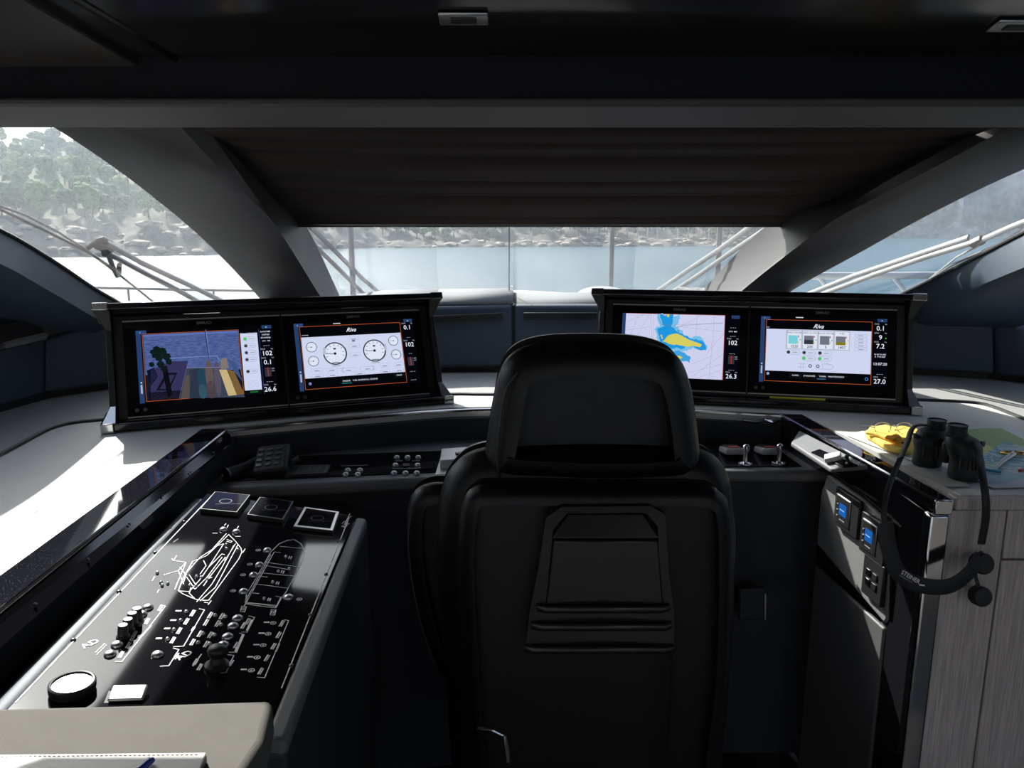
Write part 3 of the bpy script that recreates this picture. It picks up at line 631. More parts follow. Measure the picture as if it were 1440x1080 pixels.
# profile drawing of the boat (left) --- strokes read off the photo crop (scale 4.235, origin 180,680)
mb = MB(); k = lambda x, y: (180+x/4.235, 680+y/4.235)
def K(*pts, wd=.0014): L([k(*p) for p in pts], wd)
K((600, 305), (640, 345), (672, 385), (678, 410), (660, 450), (480, 697), (440, 697), (400, 690), (365, 655), (375, 620))
K((600, 305), (470, 430), (385, 465), (330, 560), (300, 640), (365, 645), (440, 560), (570, 360), (520, 375), (470, 430))
K((585, 300), (500, 395), (430, 440), (350, 530), (330, 590)); K((655, 365), (600, 470), (520, 620), (430, 700)); K((630, 370), (560, 500), (500, 600), (410, 705))
K((575, 425), (560, 420), (480, 500), (430, 570)); K((580, 440), (500, 540), (450, 610)); K((560, 440), (470, 560), (400, 630), (385, 620)); K((450, 460), (465, 490), (430, 540))
K((640, 360), (590, 440), (575, 460)); K((345, 470), (270, 460), (262, 450)); K((345, 470), (300, 520), (215, 545)); K((300, 520), (330, 600)); K((310, 500), (345, 545)); K((290, 430), (275, 455)); K((345, 475), (295, 590), (280, 630))
K((350, 560), (385, 610)); K((365, 545), (400, 600)); K((300, 640), (330, 660), (400, 690)); K((480, 560), (510, 530)); K((470, 570), (500, 560)); K((575, 250), (583, 240)); K((590, 262), (598, 248)); K((650, 268), (658, 256)); K((505, 297), (530, 297)); K((640, 316), (668, 316))
K((685, 412), (697, 390)); K((455, 708), (475, 712)); K((478, 722), (495, 700)); K((145, 580), (158, 555)); K((175, 650), (185, 632)); K((270, 350), (300, 330), wd=.0006)
# plan view (right boat)
K((990, 335), (1030, 360), (1050, 400), (1045, 445), (1015, 510), (940, 650), (910, 690), (885, 735), (790, 720), (700, 715), (705, 660), (760, 570), (810, 480), (850, 410), (900, 360), (950, 340), (990, 335))
K((905, 375), (1042, 388)); K((815, 470), (1022, 498)); K((810, 488), (965, 515)); K((780, 532), (985, 552)); K((740, 597), (955, 625)); K((695, 708), (885, 728)); K((700, 720), (880, 742)); K((870, 410), (690, 735)); K((850, 425), (700, 700)); K((910, 678), (880, 740)); K((880, 672), (930, 682))
for (x, y) in ((685, 748), (862, 768)): K((x-16, y+16), (x-8, y-16), (x+20, y-14), (x+10, y+18), (x-16, y+16)); K((x-8, y+6), (x, y-8)); K((x+2, y+8), (x+10, y-8))
for (x, y) in ((935, 440), (890, 525), (860, 592), (810, 690)): K((x+22, y+8), (x+28, y-6), wd=.002); K((x+34, y+10), (x+40, y-4), wd=.002)
for (x, y) in ((900, 412), (820, 558), (770, 657)): K((x-25, y-3), (x+8, y), wd=.0018)
K((590, 335), (620, 345), (612, 352), (588, 345)); K((1275, 240), (1290, 225), (1300, 232)); K((1290, 245), (1322, 180), wd=.0018)
mb.build('boat_drawing', gp)['kind'] = 'stuff'
mb = MB()
for (x, y, r) in ((775, 398, .0042), (725, 482, .0042), (685, 545, .0042), (625, 640, .0042), (1020, 690, .0042), (865, 832, .0042)):
    lx, ly = loc(MS, *k(x, y)); mb.ring2(MS, lx, ly, r, .0016, WHT, z=.0006); mb.disc2(MS, lx, ly, .0015, WHT, z=.0006)
k2 = lambda x, y: (60+x/3.4286, 820+y/3.4286)
for (x, y) in ((1112, 193), (1087, 246), (1063, 301), (1034, 360), (1006, 422), (917, 38)):
    lx, ly = loc(MS, *k2(x, y)); mb.ring2(MS, lx, ly, .0042, .0016, WHT, z=.0006); mb.disc2(MS, lx, ly, .0018, WHT, z=.0006)
def K2(*pts, wd=.0014): L([k2(*p) for p in pts], wd)
# brackets and captions of the switch groups
K2((572, 108), (592, 112), (382, 380), (352, 380)); K2((755, 125), (780, 130), (680, 305), (632, 308)); K2((630, 315), (657, 322), (608, 400), (568, 402))
K2((995, 160), (1022, 166), (985, 238), (960, 238)); K2((950, 243), (972, 250), (935, 335), (900, 335)); K2((893, 347), (922, 350), (885, 432), (860, 435)); K2((1165, 178), (1186, 182), (1070, 458), (1035, 455)); K2((730, 215), (722, 228), wd=.004)
K2((1140, 295), (1125, 330), wd=.003); K2((965, 250), (930, 330), wd=.003); K2((1008, 180), (985, 228), wd=.003)
for (x, y) in ((565, 120), (500, 185), (470, 195), (440, 245), (430, 265), (410, 300), (375, 345), (720, 145), (690, 185), (655, 230), (625, 275), (640, 352), (805, 155), (785, 190), (755, 245), (720, 285), (860, 160), (840, 195), (805, 250), (785, 295), (1150, 195), (1135, 250), (1110, 305), (1078, 362), (1048, 425), (735, 380), (755, 405), (905, 385), (985, 185), (965, 205), (930, 300)):
    K2((x-9, y+13), (x+7, y-13), wd=.0024); K2((x, y+15), (x+16, y-11), wd=.0018)
for (x, y) in ((1080, 190), (1055, 243), (1030, 298), (1000, 357), (970, 418), (655, 135), (630, 180), (600, 220), (560, 268)): K2((x-8, y), (x+8, y), wd=.004)
K2((470, 265), (520, 208), wd=.003); K2((255, 335), (300, 292), wd=.0014); K2((262, 345), (307, 300), wd=.0014); K2((725, 400), (765, 345), wd=.002)
for (x, y) in ((240, 310), (697, 366)):
    lx, ly = loc(MS, *k2(x, y)); mb.text(MS, 'AD', lx-.010, ly-.004, .013, WHT, .0007, rot=.9, bold=.02)
lx, ly = loc(MS, 486, 742); mb.text(MS, 'Riva', lx, ly-.004, .012, WHT, .0007, rot=1.3, shear=.4)
mb.build('printed_symbols', gp)['kind'] = 'stuff'
MSb = MS @ Matrix.Translation((0, 0, .001))
def btn(u, v, r=.0085, h=.005, m=None, name='push_button'):
    x, y = loc(MS, u, v); mb = MB(); dome(mb, MSb, x, y, r, h, m or SIL, 18); return mb.build(name, gp, smooth=True)
for (x, y) in ((508, 120), (478, 153), (358, 300), (325, 346), (553, 348), (940, 172), (918, 209), (892, 261), (870, 300), (1185, 71)): btn(*k2(x, y))
for (x, y) in ((568, 277), (645, 290), (830, 400), (783, 487), (748, 548), (688, 646)): btn(*k(x, y), r=.0078)
for (x, y) in ((175, 535), (197, 592), (204, 610), (237, 598), (368, 610), (405, 612), (408, 556), (435, 562), (470, 572), (960, 510), (940, 438), (895, 525), (862, 590), (812, 688), (655, 396), (586, 366), (588, 390)): btn(*k(x, y), r=.0028, h=.003, name='indicator_stud')
for (x, y) in ((692, 141), (665, 183), (633, 228), (602, 273), (832, 158), (880, 165), (860, 203), (773, 246), (828, 253), (750, 290), (805, 296)): btn(*k2(x, y), r=.0032, h=.003, name='indicator_stud')
for (x, y) in ((148, 275), (368, 42), (1291, 155), (1200, 400)): btn(*k2(x, y), r=.0038, h=.002, m=DMET, name='screw')
for (x, y) in ((335, 228), (162, 412), (1257, 345), (1180, 542)): btn(*k(x, y), r=.0034, h=.002, m=DMET, name='screw')
for (x, y) in ((388, 265), (412, 235), (433, 205), (455, 182)):
    lx, ly = loc(MS, *k2(x, y)); mb = MB(); mb.lathe([(.0098, 0), (.0098, .003), (.0078, .005), (.0072, .019), (.0064, .021)], BPL, MSb @ Matrix.Translation((lx, ly, 0)), 18); o = mb.build('rotary_knob', gp, smooth=True, angle=30)
    mb = MB(); mb.line2(MSb, [(lx-.005, ly-.001), (lx+.005, ly+.001)], .0014, WHT, .0213); mb.build('pointer', o)
# square instruments at the head of the panel
def sqinst(px, h, rim, face, name, lab=None):
    c = [V(loc(MS, *p)) for p in px]; m_ = sum(c, V((0, 0)))/4
    mb = MB(); mb.slab([onp(p, h) for p in c], n0*-h, BPL); o = mb.build(name, gp, bevel=.0015)
    mb = MB(); mb.slab([onp(p.lerp(m_, .02), h+.0008) for p in c], n0*-.0008, rim); mb.build('rim', o)
    mb = MB(); mb.slab([onp(p.lerp(m_, .06 if rim is GREYI else .16), h+.0014) for p in c], n0*-.001, face); mb.build('face', o)
    r_ = (c[1]-c[0]).length*.16
    mb = MB(); mb.ring2(MS, m_.x, m_.y, r_, .0008, GREYI, z=h+.0018); 
    mb.line2(MS, [tuple(c[0].lerp(c[2], .3)), tuple(c[1].lerp(c[2], .45))], .0005, GREYI, z=h+.0018); mb.build('mark', o)
    if lab: o['label'] = lab
    return o
sqinst([(281, 722), (333, 727), (352, 702), (302, 697)], .010, GREYI, PIANO, 'touch_pad')
sqinst([(347, 730), (398, 737), (413, 711), (365, 705)], .010, GREYI, PIANO, 'touch_pad')
sqinst([(412, 745), (468, 751), (477, 724), (428, 717)], .007, SIL, GLOSS, 'display_unit', 'small display with silver frame')
# black toggle joystick
lx, ly = loc(MS, 305, 938); mb = MB(); J = MSb @ Matrix.Translation((lx, ly, 0))
mb.lathe([(.017, 0), (.017, .004), (.013, .007), (.010, .010), (.009, .016), (.0125, .020), (.0135, .026), (.011, .031), (.005, .033)], BPL, J, 20); mb.build('joystick', gp, smooth=True, angle=50)
# round ring dial and the flap near the armrest
lx, ly = loc(MS, 102, 972); mb = MB(); J = MSb @ Matrix.Translation((lx, ly, 0))
mb.lathe([(.0275, 0), (.0285, .004), (.0285, .012), (.0265, .0135), (.0245, .013), (.0240, .0105)], BPL, J, 36); dl = mb.build('round_button', gp, smooth=True, angle=30)
mb = MB(); mb.lathe([(.0238, .008), (.0238, .0108), (.012, .0114), (.001, .0116)], mat('grey_disc', (.5, .5, .48), .3, metal=.7), J, 36); mb.build('disc', dl, smooth=True)
lx, ly = loc(MS, 180, 980); mb = MB(); J = MSb @ Matrix.Translation((lx, ly, 0)) @ Matrix.Rotation(.25, 4, 'X')
mb.box((-.022, -.012, .002), (.022, .014, .007), SIL, J); fp = mb.build('hinged_flap', gp, bevel=.004, seg=3)
mb = MB(); mb.box((-.026, -.014, 0), (.012, .008, .002), BPL, J); mb.build('flap_base', fp)

# ------------------------------------------------------------ padded armrest, notebook and pen
zA = 1.02
ar = thing('armrest', 'wide pale grey leather armrest in the sun at the lower left corner', 'armrest', (-.75, .7, zA))
P = [aZ(-230, 999, zA), aZ(0, 993, zA), aZ(200, 988, zA), aZ(384, 982, zA), aZ(372, 1040, zA), V((-.32, .45, zA)), V((-1.1, .45, zA))]
mb = MB(); mb.slab(P, (0, 0, -.05), PADW); mb.build('pad', ar, bevel=.010, seg=4)
mb = MB(); mb.slab([V((-.70, .47, .97)), V((-.33, .47, .97)), V((P[3].x-.03, P[3].y-.03, .97)), V((-.70, P[3].y-.05, .97))], (0, 0, -.95), LEADK); mb.build('support', ar)
zN = zA+.012
nb = thing('notebook', 'white stitched notebook cover lying on the grey armrest', 'notebook', aZ(120, 1078, zA))
P = [aZ(-120, 1062, zN), aZ(290, 1058, zN), aZ(268, 1110, zN), aZ(-140, 1118, zN)]
mb = MB(); mb.slab(P, (0, 0, -.0035), mat('white_cover', (.62, .62, .62), .5)); mb.build('cover', nb, bevel=.001)
mb = MB(); mb.slab([p+V((0, 0, -.0035)) for p in P], (0, 0, -.0075), BPL); mb.build('black_block', nb)
mb = MB(); 
for i in range(60):
    a = P[0].lerp(P[1], .01+i*.0162)+V((0, -.004, .0003)); b = P[0].lerp(P[1], .01+i*.0162+.009)+V((0, -.004, .0003)); mb.tube([a, b], .0004, GREYI, n=4)
mb.build('stitching', nb)
pn = thing('pen', 'blue pen lying on the white notebook', 'pen', aZ(205, 1076, zN))
M = frame(aZ(203, 1078, zN+.0045), (.35, .95, 0), (0, 0, 1)); BLU = mat('blue_plastic', (.03, .06, .35), .3)
mb = MB(); mb.tube([V((-.05, 0, 0)), V((.0, 0, 0)), V((.012, 0, 0))], [.004, .004, .003], BLU, 10, M=M); mb.build('barrel', pn, smooth=True)
mb = MB(); mb.box((-.03, -.001, .004), (.008, .001, .0055), BLU, M); mb.build('clip', pn)

# ------------------------------------------------------------ monitor housings
def housing(o, yaw, tilt, W, H, label):
    o = V(o); ex = V((math.cos(yaw), math.sin(yaw), 0)); bk = V((-math.sin(yaw), math.cos(yaw), 0)); up = V((0, 0, 1))*math.cos(tilt)+bk*math.sin(tilt)
    nf = ex.cross(up)                  # towards the viewer
    t = thing('monitor_housing', label, 'monitor', V((o.x, o.y, 1.05))+ex*W/2)
    M = frame(o, ex, nf)               # local x right, y up the screen, z towards the viewer
    B = Matrix.Identity(4); B = frame((o.x, o.y, 1.05), ex, (0, 0, 1))   # level frame on the counter: y = back
    mb = MB(); mb.box((-.024, -.028, -.075), (W+.024, H+.022, -.006), BPL, M); mb.build('shell', t, bevel=.003)
    mb = MB(); mb.box((-.040, -.03, -.07), (-.024, H+.024, .018), DMET, M); mb.build('side_frame', t, bevel=.002)
    mb = MB(); mb.box((W+.024, -.03, -.07), (W+.040, H+.024, .018), DMET if 0 else BPL, M); mb.build('side_frame', t, bevel=.002)
    mb = MB(); mb.box((-.062, H+.024, -.09), (W+.062, H+.043, .055), PIANO, M); hd = mb.build('hood', t, bevel=.003)
    for s, xx in ((0, -.066), (1, W+.026)):
        mb = MB(); mb.box((xx, H+.0225, -.085), (xx+.040, H+.0445, .057), CHR if (s == 0) == (o.x < 0) else DMET, M); mb.build('hood_end', hd, bevel=.002)
        xs = -.024 if s == 0 else W+.024; d = -1 if s == 0 else 1
        mb = MB(); mb.slab([M @ V(p) for p in ((xs, H+.023, .045), (xs+d*.038, H+.023, .045), (xs+d*.012, H-.03, .016), (xs, H-.03, .016))], (M.to_3x3() @ V((0, 0, -.09))), BPL); mb.build('corner_gusset', hd)
    # plinth
    mb = MB(); mb.box((-.03, -.055, 0.004), (W+.03, .11, .026), PIANO, B); pb = mb.build('plinth', t, bevel=.003)
    for s, xx in ((0, -.062), (1, W+.03)):
        mb = MB(); mb.box((xx, -.058, .002), (xx+.032, .10, .028), CHR, B); mb.build('plinth_end', pb, bevel=.002)
    for s in (0, 1):                   # flared feet
        xs = -.024 if s == 0 else W+.024; d = -1 if s == 0 else 1
        mb = MB(); p0 = M @ V((xs, .03, .018)); p1 = M @ V((xs, .03, -.07))
        mb.add([p0, p1, B @ V((xs, -.05, .027)), B @ V((xs, .10, .027)), p0+ex*d*.014, p1+ex*d*.014, B @ V((xs+d*.034, -.05, .027)), B @ V((xs+d*.034, .10, .027))],
               [(0, 1, 3, 2), (4, 6, 7, 5), (0, 2, 6, 4), (1, 5, 7, 3), (0, 4, 5, 1), (2, 3, 7, 6)], CHR if s == 0 and o.x < 0 else DMET); mb.build('foot', pb, bevel=.001)
    units = []
    for i in range(2):
        x0 = i*W/2+.003; x1 = (i+1)*W/2-.003
        U = M @ Matrix.Translation((x0, 0, 0)); wd = x1-x0
        mb = MB(); mb.box((0, 0, -.008), (wd, H, 0), GLOSS, U); d = mb.build('display', t, bevel=.001)
        b = MB(); b.box((0, H+.001, -.004), (wd, H+.0045, .003), STRIP, U); b.build('edge_strip', d); b = MB(); b.box((0, -.0045, -.004), (wd, -.001, .003), STRIP, U); b.build('edge_strip', d)
        b = MB(); b.text(U, 'SIMRAD', wd*.50, H-.0145, .0085, GREYI, .0006, 'CENTER', bold=.02); b.build('maker_name', d)
        b = MB(); 
        for kx in (.055, .105): b.ring2(U, wd*kx, .017, .0042, .0012, GREYI, z=.0006); b.line2(U, [(wd*kx-.002, .017), (wd*kx+.002, .017)], .0015, GREYI, .0006)
        b.build('touch_marks', d)
        units.append((d, U, wd))
    return t, units, M
W_ = .88
tl, ul, Mlh = housing((-1.080, 2.092, 1.081), .381, .389, W_, .2745, 'left housing of two wide screens: rear camera view and engine gauges')
tr_, ur, Mrh = housing((.318, 2.487, 1.0885), -.22, .29, W_, .272, 'right housing of two wide screens: sea chart and tank levels')
o = MB(); Bx = frame(Mrh.translation*1.0, Mrh.to_3x3() @ V((1, 0, 0)), Mrh.to_3x3() @ V((0, 0, 1)))
o.box((.51, -.034, -.0), (.675, -.010, .004), mat('yellow_tape', (.80, .76, .06), .5), Bx); yo = o.build('yellow_label', tr_); yo['label'] = 'yellow strip stuck under the screen'

class UI:                              # draws on the lit area of a display; coordinates 0..1, y down
    def __init__(s, unit, H):
        s.d, U, wd = unit; s.w = wd*.865; s.h = H*.775
        s.M = U @ Matrix.Translation((wd*.075, H*.13, .0005)); s.mb = MB(); s.z = 0
    def p(s, x, y): return (x*s.w, (1-y)*s.h)
    def up(s): s.z += .00012
    def rect(s, x0, y0, x1, y1, c, k=1): a = s.p(x0, y0); b = s.p(x1, y1); s.mb.rect2(s.M, a[0], b[1], b[0], a[1], glow(c, k), s.z)
    def poly(s, pts, c, k=1): s.mb.poly2(s.M, [s.p(*q) for q in pts], c if not isinstance(c, tuple) else glow(c, k), s.z)
    def line(s, pts, wd, c): s.mb.line2(s.M, [s.p(*q) for q in pts], wd, glow(c), s.z)
    def ring(s, x, y, r, wd, c, a0=0, a1=2*math.pi): q = s.p(x, y); s.mb.ring2(s.M, q[0], q[1], r, wd, glow(c), 32, s.z, a0, a1)
    def disc(s, x, y, r, c): q = s.p(x, y); s.mb.disc2(s.M, q[0], q[1], r, glow(c), s.z)
    def text(s, t, x, y, sz, c, al='CENTER', shear=0, bold=0): q = s.p(x, y); s.mb.text(s.M, t, q[0], q[1], sz, glow(c), s.z, al, shear, bold=bold)
    def pill(s, x0, y0, x1, y1, c, dot=None):
        a = s.p(x0, y0); b = s.p(x1, y1); r = (a[1]-b[1])/2; cy = (a[1]+b[1])/2
        s.mb.line2(s.M, [(a[0]+r, a[1]), (b[0]-r, a[1])], .0006, glow(c), s.z); s.mb.line2(s.M, [(a[0]+r, b[1]), (b[0]-r, b[1])], .0006, glow(c), s.z)
        s.mb.ring2(s.M, a[0]+r, cy, r, .0006, glow(c), 10, s.z, math.pi/2, math.pi*1.5); s.mb.ring2(s.M, b[0]-r, cy, r, .0006, glow(c), 10, s.z, -math.pi/2, math.pi/2)
        if dot: s.mb.disc2(s.M, a[0]+r*.8, cy, r*.75, glow(dot), s.z)
    def done(s): s.mb.build('screen_image', s.d)
WHC = (205, 213, 240); ORG = (200, 95, 40); NV = (38, 62, 104); INK = (50, 55, 66); LN = (150, 158, 180)
def frame_ui(u, x0=.06, x1=.885, border=True):
    u.rect(0, 0, 1, 1, (5, 6, 10)); u.up()
    u.rect(0, .02, .035, 1, NV); u.rect(0, 0, .075, .05, (40, 70, 120)); u.rect(.92, 0, .995, .05, (38, 62, 104)); u.up()
    u.text('::', .03, .04, .007, (220, 225, 240)); u.text('+', .955, .045, .007, (220, 225, 240)); u.disc(.018, .72, .0022, (200, 210, 225)); u.rect(.012, .75, .024, .87, (170, 185, 205))
    if border:
        for a, b in (((.045, .05), (x1, .05)), ((x1, .05), (x1, .98)), ((x1, .98), (.045, .98)), ((.045, .98), (.045, .05))): u.line([a, b], .0011, ORG)
H1 = .2745
# --- rear camera picture
u = UI(ul[0], H1); frame_ui(u, x1=.742)
def seamat():
    m = bpy.data.materials.new('screen_sea'); m.use_nodes = True; n = m.node_tree; b = n.nodes['Principled BSDF']; b.inputs['Base Color'].default_value = (0, 0, 0, 1); b.inputs['Specular IOR Level'].default_value = 0
    tc = n.nodes.new('ShaderNodeTexCoord'); mp = n.nodes.new('ShaderNodeMapping'); mp.inputs['Scale'].default_value = (30, 30, 150); t = n.nodes.new('ShaderNodeTexNoise'); t.inputs['Scale'].default_value = 2.2; t.inputs['Detail'].default_value = 4
    r = n.nodes.new('ShaderNodeValToRGB'); r.color_ramp.elements[0].position = .35; r.color_ramp.elements[1].position = .68
    r.color_ramp.elements[0].color = (*s2l((60, 80, 134)), 1); r.color_ramp.elements[1].color = (*s2l((90, 108, 164)), 1)
    n.links.new(tc.outputs['Object'], mp.inputs[0]); n.links.new(mp.outputs[0], t.inputs['Vector']); n.links.new(t.outputs[0], r.inputs[0]); n.links.new(r.outputs[0], b.inputs['Emission Color']); b.inputs['Emission Strength'].default_value = 1
    return m
# crop 4 coordinates: x 360..940 -> .06...73 ; y 300..740
f4 = lambda x, y: (.06+(x-352)/(950-352)*.68*(1), .03+(y-(312-(x-350)*.05))/(445)*.95)
def P4(pts, c): u.poly([f4(*q) for q in pts], c)
u.rect(.05, .06, .738, .97, (22, 26, 44)); u.up()
u.poly([(.05, .06), (.738, .06), (.738, .62), (.05, .62)], seamat()); u.up()
for q in range(4): u.rect(.05, .06+.03*q, .738, .06+.03*(q+1), (92-q*3, 112-q*2, 176)) if q < 1 else None
u.up(); P4([(500, 500), (612, 500), (540, 742), (365, 750), (375, 560)], (52, 50, 88)); P4([(352, 560), (400, 540), (420, 600), (370, 660)], (12, 18, 42)); P4([(355, 700), (560, 690), (560, 745), (355, 755)], (16, 16, 26))
P4([(600, 545), (830, 545), (960, 745), (540, 745)], (58, 66, 84)); u.up()
P4([(590, 600), (630, 580), (600, 745), (545, 745)], (84, 78, 76)); P4([(615, 560), (680, 548), (672, 745), (605, 745)], (44, 52, 70))
P4([(400, 690), (470, 575), (540, 575), (480, 690)], (20, 20, 34)); u.up(); P4([(425, 680), (480, 590), (525, 590), (470, 680)], (50, 48, 84))
for (x, y, w2, h2, c) in ((690, 620, 28, 75, (34, 66, 84)), (690, 700, 26, 50, (48, 84, 100)), (740, 600, 26, 110, (96, 82, 84)), (745, 690, 30, 60, (74, 64, 68)), (790, 620, 22, 120, (84, 78, 96))):
    P4([(x+w2*math.cos(a*.5236), y+h2*math.sin(a*.5236)) for a in range(12)], c)
u.up(); P4([(805, 560), (855, 560), (905, 730), (850, 735)], (196, 176, 128)); P4([(820, 490), (858, 480), (868, 550), (815, 560)], (128, 116, 110)); P4([(860, 560), (900, 570), (955, 725), (905, 730)], (120, 92, 52)); P4([(862, 490), (912, 500), (950, 640), (905, 580)], (62, 84, 128))
for ln, wd, c in (([(500, 482), (760, 468), (800, 470), (812, 500)], .0018, (120, 140, 190)), ([(733, 292), (746, 480)], .002, (30, 34, 58)), ([(740, 292), (750, 480)], .0008, (150, 165, 205)), ([(600, 545), (815, 545)], .001, (140, 150, 180)), ([(880, 490), (940, 520), (950, 600)], .001, (120, 130, 160)), ([(612, 502), (540, 742)], .0008, (110, 108, 150))): u.line([f4(*q) for q in ln], wd, c)
P4([(445, 535), (478, 530), (500, 720), (470, 735)], (14, 12, 20)); random.seed(3)
for (x, y, r_) in ((425, 430, 32), (410, 460, 26), (455, 440, 34), (480, 470, 28), (490, 500, 24), (430, 480, 26), (440, 520, 24), (395, 440, 18), (455, 550, 22), (385, 520, 20)): P4([(x+r_*math.cos(a*.7854)*random.uniform(.7, 1.1), y+r_*math.sin(a*.7854)*random.uniform(.7, 1.2)) for a in range(8)], (14, 30, 28))
u.up(); u.rect(.75, .05, .885, .11, (5, 6, 10)); u.rect(.752, .1, .882, .93, WHC); u.rect(.752, .93, .882, .99, (8, 16, 18)); u.up(); u.rect(.79, .95, .85, .965, (30, 120, 60))
for i, yy in enumerate((.19, .29, .39, .49, .66)): u.pill(.775, yy-.03, .862, yy+.03, (120, 125, 145), (70, 200, 90) if i == 0 else (60, 62, 72)); u.rect(.815, yy-.004, .85, yy+.004, (140, 145, 160))
for i in range(4): u.pill(.78+.045*(i % 2), .8+.05*(i//2), .815+.045*(i % 2), .835+.05*(i//2), (170, 175, 195))
def data(u, rows, x=.945):
    u.rect(.895, .055, .998, .995, (6, 7, 14)); u.up()
    for (t_, y, sz, c) in rows: u.text(t_, x, y, sz, c, bold=.01)
    for (t_, y, sz, c) in rows:
        if sz > .01: u.text('SOG', .915, y-.085, .0048, (170, 175, 190)); u.text('kn', .985, y-.085, .0048, (170, 175, 190))
TX = (225, 230, 245)
data(u, [('DATE/TIME', .105, .0042, TX), ('13:07:20', .150, .0048, TX), ('07/10/2022', .195, .0045, TX), ('UTC   AM', .240, .0038, TX), ('-- -- --', .31, .005, TX), ('102', .445, .0145, TX), ('0.1', .575, .0145, TX), ('-- -- --', .835, .005, TX), ('26.6', .965, .0145, TX)])
def tape(u, y): u.rect(.915, y, .965, y+.13, (52, 50, 60)); u.up(); u.rect(.938, y, .943, y+.13, (190, 50, 50)); u.rect(.968, y+.01, .99, y+.03, (110, 112, 125)); u.rect(.968, y+.045, .99, y+.06, (110, 112, 125))
tape(u, .62); u.rect(.895, 0.055, .897, .995, (60, 80, 160)); u.done()
# --- engine gauges
u = UI(ul[1], H1); frame_ui(u)
u.text('Riva', .46, .155, .013, TX, shear=.5, bold=.02); u.rect(.055, .175, .11, .185, (160, 165, 180)); u.rect(.32, .015, .38, .03, (190, 195, 205))
u.rect(.05, .21, .88, .82, WHC); u.up()
def gauge(x, y, r, big):
    u.disc(x, y, r, (222, 228, 246)); u.up(); u.ring(x, y, r, r*.11, INK); q = u.p(x, y)
    for i in range(9):
        a = math.radians(200-27*i); u.mb.line2(u.M, [(q[0]+r*.72*math.cos(a), q[1]+r*.72*math.sin(a)), (q[0]+r*.86*math.cos(a), q[1]+r*.86*math.sin(a))], r*.05, glow((120, 125, 140)), u.z)
    u.disc(x, y, r*.12, (20, 22, 30)); u.mb.line2(u.M, [(q[0]-r*.75, q[1]+.02*r), (q[0], q[1])], r*.05, glow((20, 22, 30)), u.z)
    if big:
        u.ring(x, y, r*1.04, r*.06, INK, -.9, .5); u.rect(x-.03, y+.13, x+.03, y+.145, (110, 115, 130)); u.rect(x-.035, y+.18, x+.035, y+.19, (140, 145, 160)); u.rect(x-.01, y-.085, x+.01, y-.06, INK)
for x, y, r, b in ((.31, .475, .0345, 1), (.64, .465, .0345, 1), (.125, .36, .0155, 0), (.13, .57, .0155, 0), (.81, .33, .0155, 0), (.82, .545, .0155, 0)): gauge(x, y, r, b)
for x0, y0, x1, y1 in ((.43, .25, .52, .28), (.43, .35, .52, .40), (.43, .48, .52, .54), (.34, .70, .47, .76), (.50, .70, .63, .76), (.10, .68, .20, .73), (.22, .69, .32, .74), (.67, .67, .75, .73), (.79, .67, .87, .73), (.10, .77, .20, .81), (.22, .77, .32, .81), (.45, .78, .54, .81), (.67, .77, .75, .81), (.79, .76, .87, .81)): u.pill(x0, y0, x1, y1, LN); u.rect((x0+x1)/2-.02, (y0+y1)/2+.004, (x0+x1)/2+.02, (y0+y1)/2+.014, (120, 125, 140))
u.ring(.37, .73, .006, .001, (90, 95, 110), 1.57, 4.71); u.ring(.60, .73, .006, .001, (90, 95, 110), -1.57, 1.57); u.rect(.215, .38, .235, .48, (180, 186, 206)); u.rect(.725, .37, .745, .47, (180, 186, 206)); u.rect(.46, .29, .485, .31, INK)
for x in (.33, .435, .54): u.rect(x, .86, x+.1, .93, (14, 16, 22)); 
u.rect(.78, .84, .87, .9, (14, 16, 22)); u.up()
for i, x in enumerate((.38, .485, .59, .825)): u.text(('ENGINE', 'FUEL ENGINE', 'ALL ENGINE', 'MAIN')[i], x, .905 if i < 3 else .875, .0048, TX)
u.rect(.34, .925, .42, .932, (40, 150, 160)); u.disc(.085, .9, .0045, (120, 130, 190))
data(u, [('0.1', .165, .0145, TX), ('-- --', .30, .005, TX), ('102', .435, .0145, TX), ('-- --', .55, .005, TX), ('-- -- --', .83, .005, TX), ('-- -- --', .96, .005, TX)]); tape(u, .60); u.done()
# --- sea chart
H2 = .272
u = UI(ur[0], H2); u.rect(0, 0, 1, 1, (5, 6, 10)); u.up(); u.rect(0, 0, .03, 1, NV); u.rect(.93, 0, .998, .05, NV); u.up(); u.rect(.03, .005, .872, .995, (204, 208, 236)); u.up()
f6 = lambda x, y: (.03+(x-272)/(970-272)*.842, .005+(y-(208+(x-272)*.015))/(447)*.99)
def P6(pts, c): u.poly([f6(*q) for q in pts], c)
random.seed(11)
def rough(pts, amp, it=3):
    pts = [V(p) for p in pts]
    for k_ in range(it):
        out = []
        for i in range(len(pts)):
            a = pts[i]; b = pts[(i+1) % len(pts)]; m_ = (a+b)/2; d = b-a; out += [a, m_+V((-d.y, d.x))*random.uniform(-amp, amp)]
        pts = out
    return [tuple(p) for p in pts]
LB = (62, 160, 222); LB2 = (120, 190, 232)
out1 = rough([(490, 208), (500, 260), (520, 300), (480, 315), (500, 360), (515, 420), (560, 445), (600, 475), (700, 470), (760, 445), (800, 460), (860, 470), (858, 430), (830, 395), (790, 365), (740, 375), (690, 360), (660, 320), (630, 300), (660, 215), (655, 212)], .22)
P6(out1, LB2); u.up(); P6(rough([(520, 212), (530, 260), (560, 300), (500, 318), (520, 370), (530, 420), (600, 455), (680, 460), (760, 435), (850, 462), (845, 425), (780, 385), (740, 385), (660, 345), (600, 300), (610, 212)], .16), (30, 150, 222))
P6(rough([(600, 480), (650, 470), (700, 480), (748, 515), (740, 555), (690, 545), (640, 525)], .2), LB); u.up()
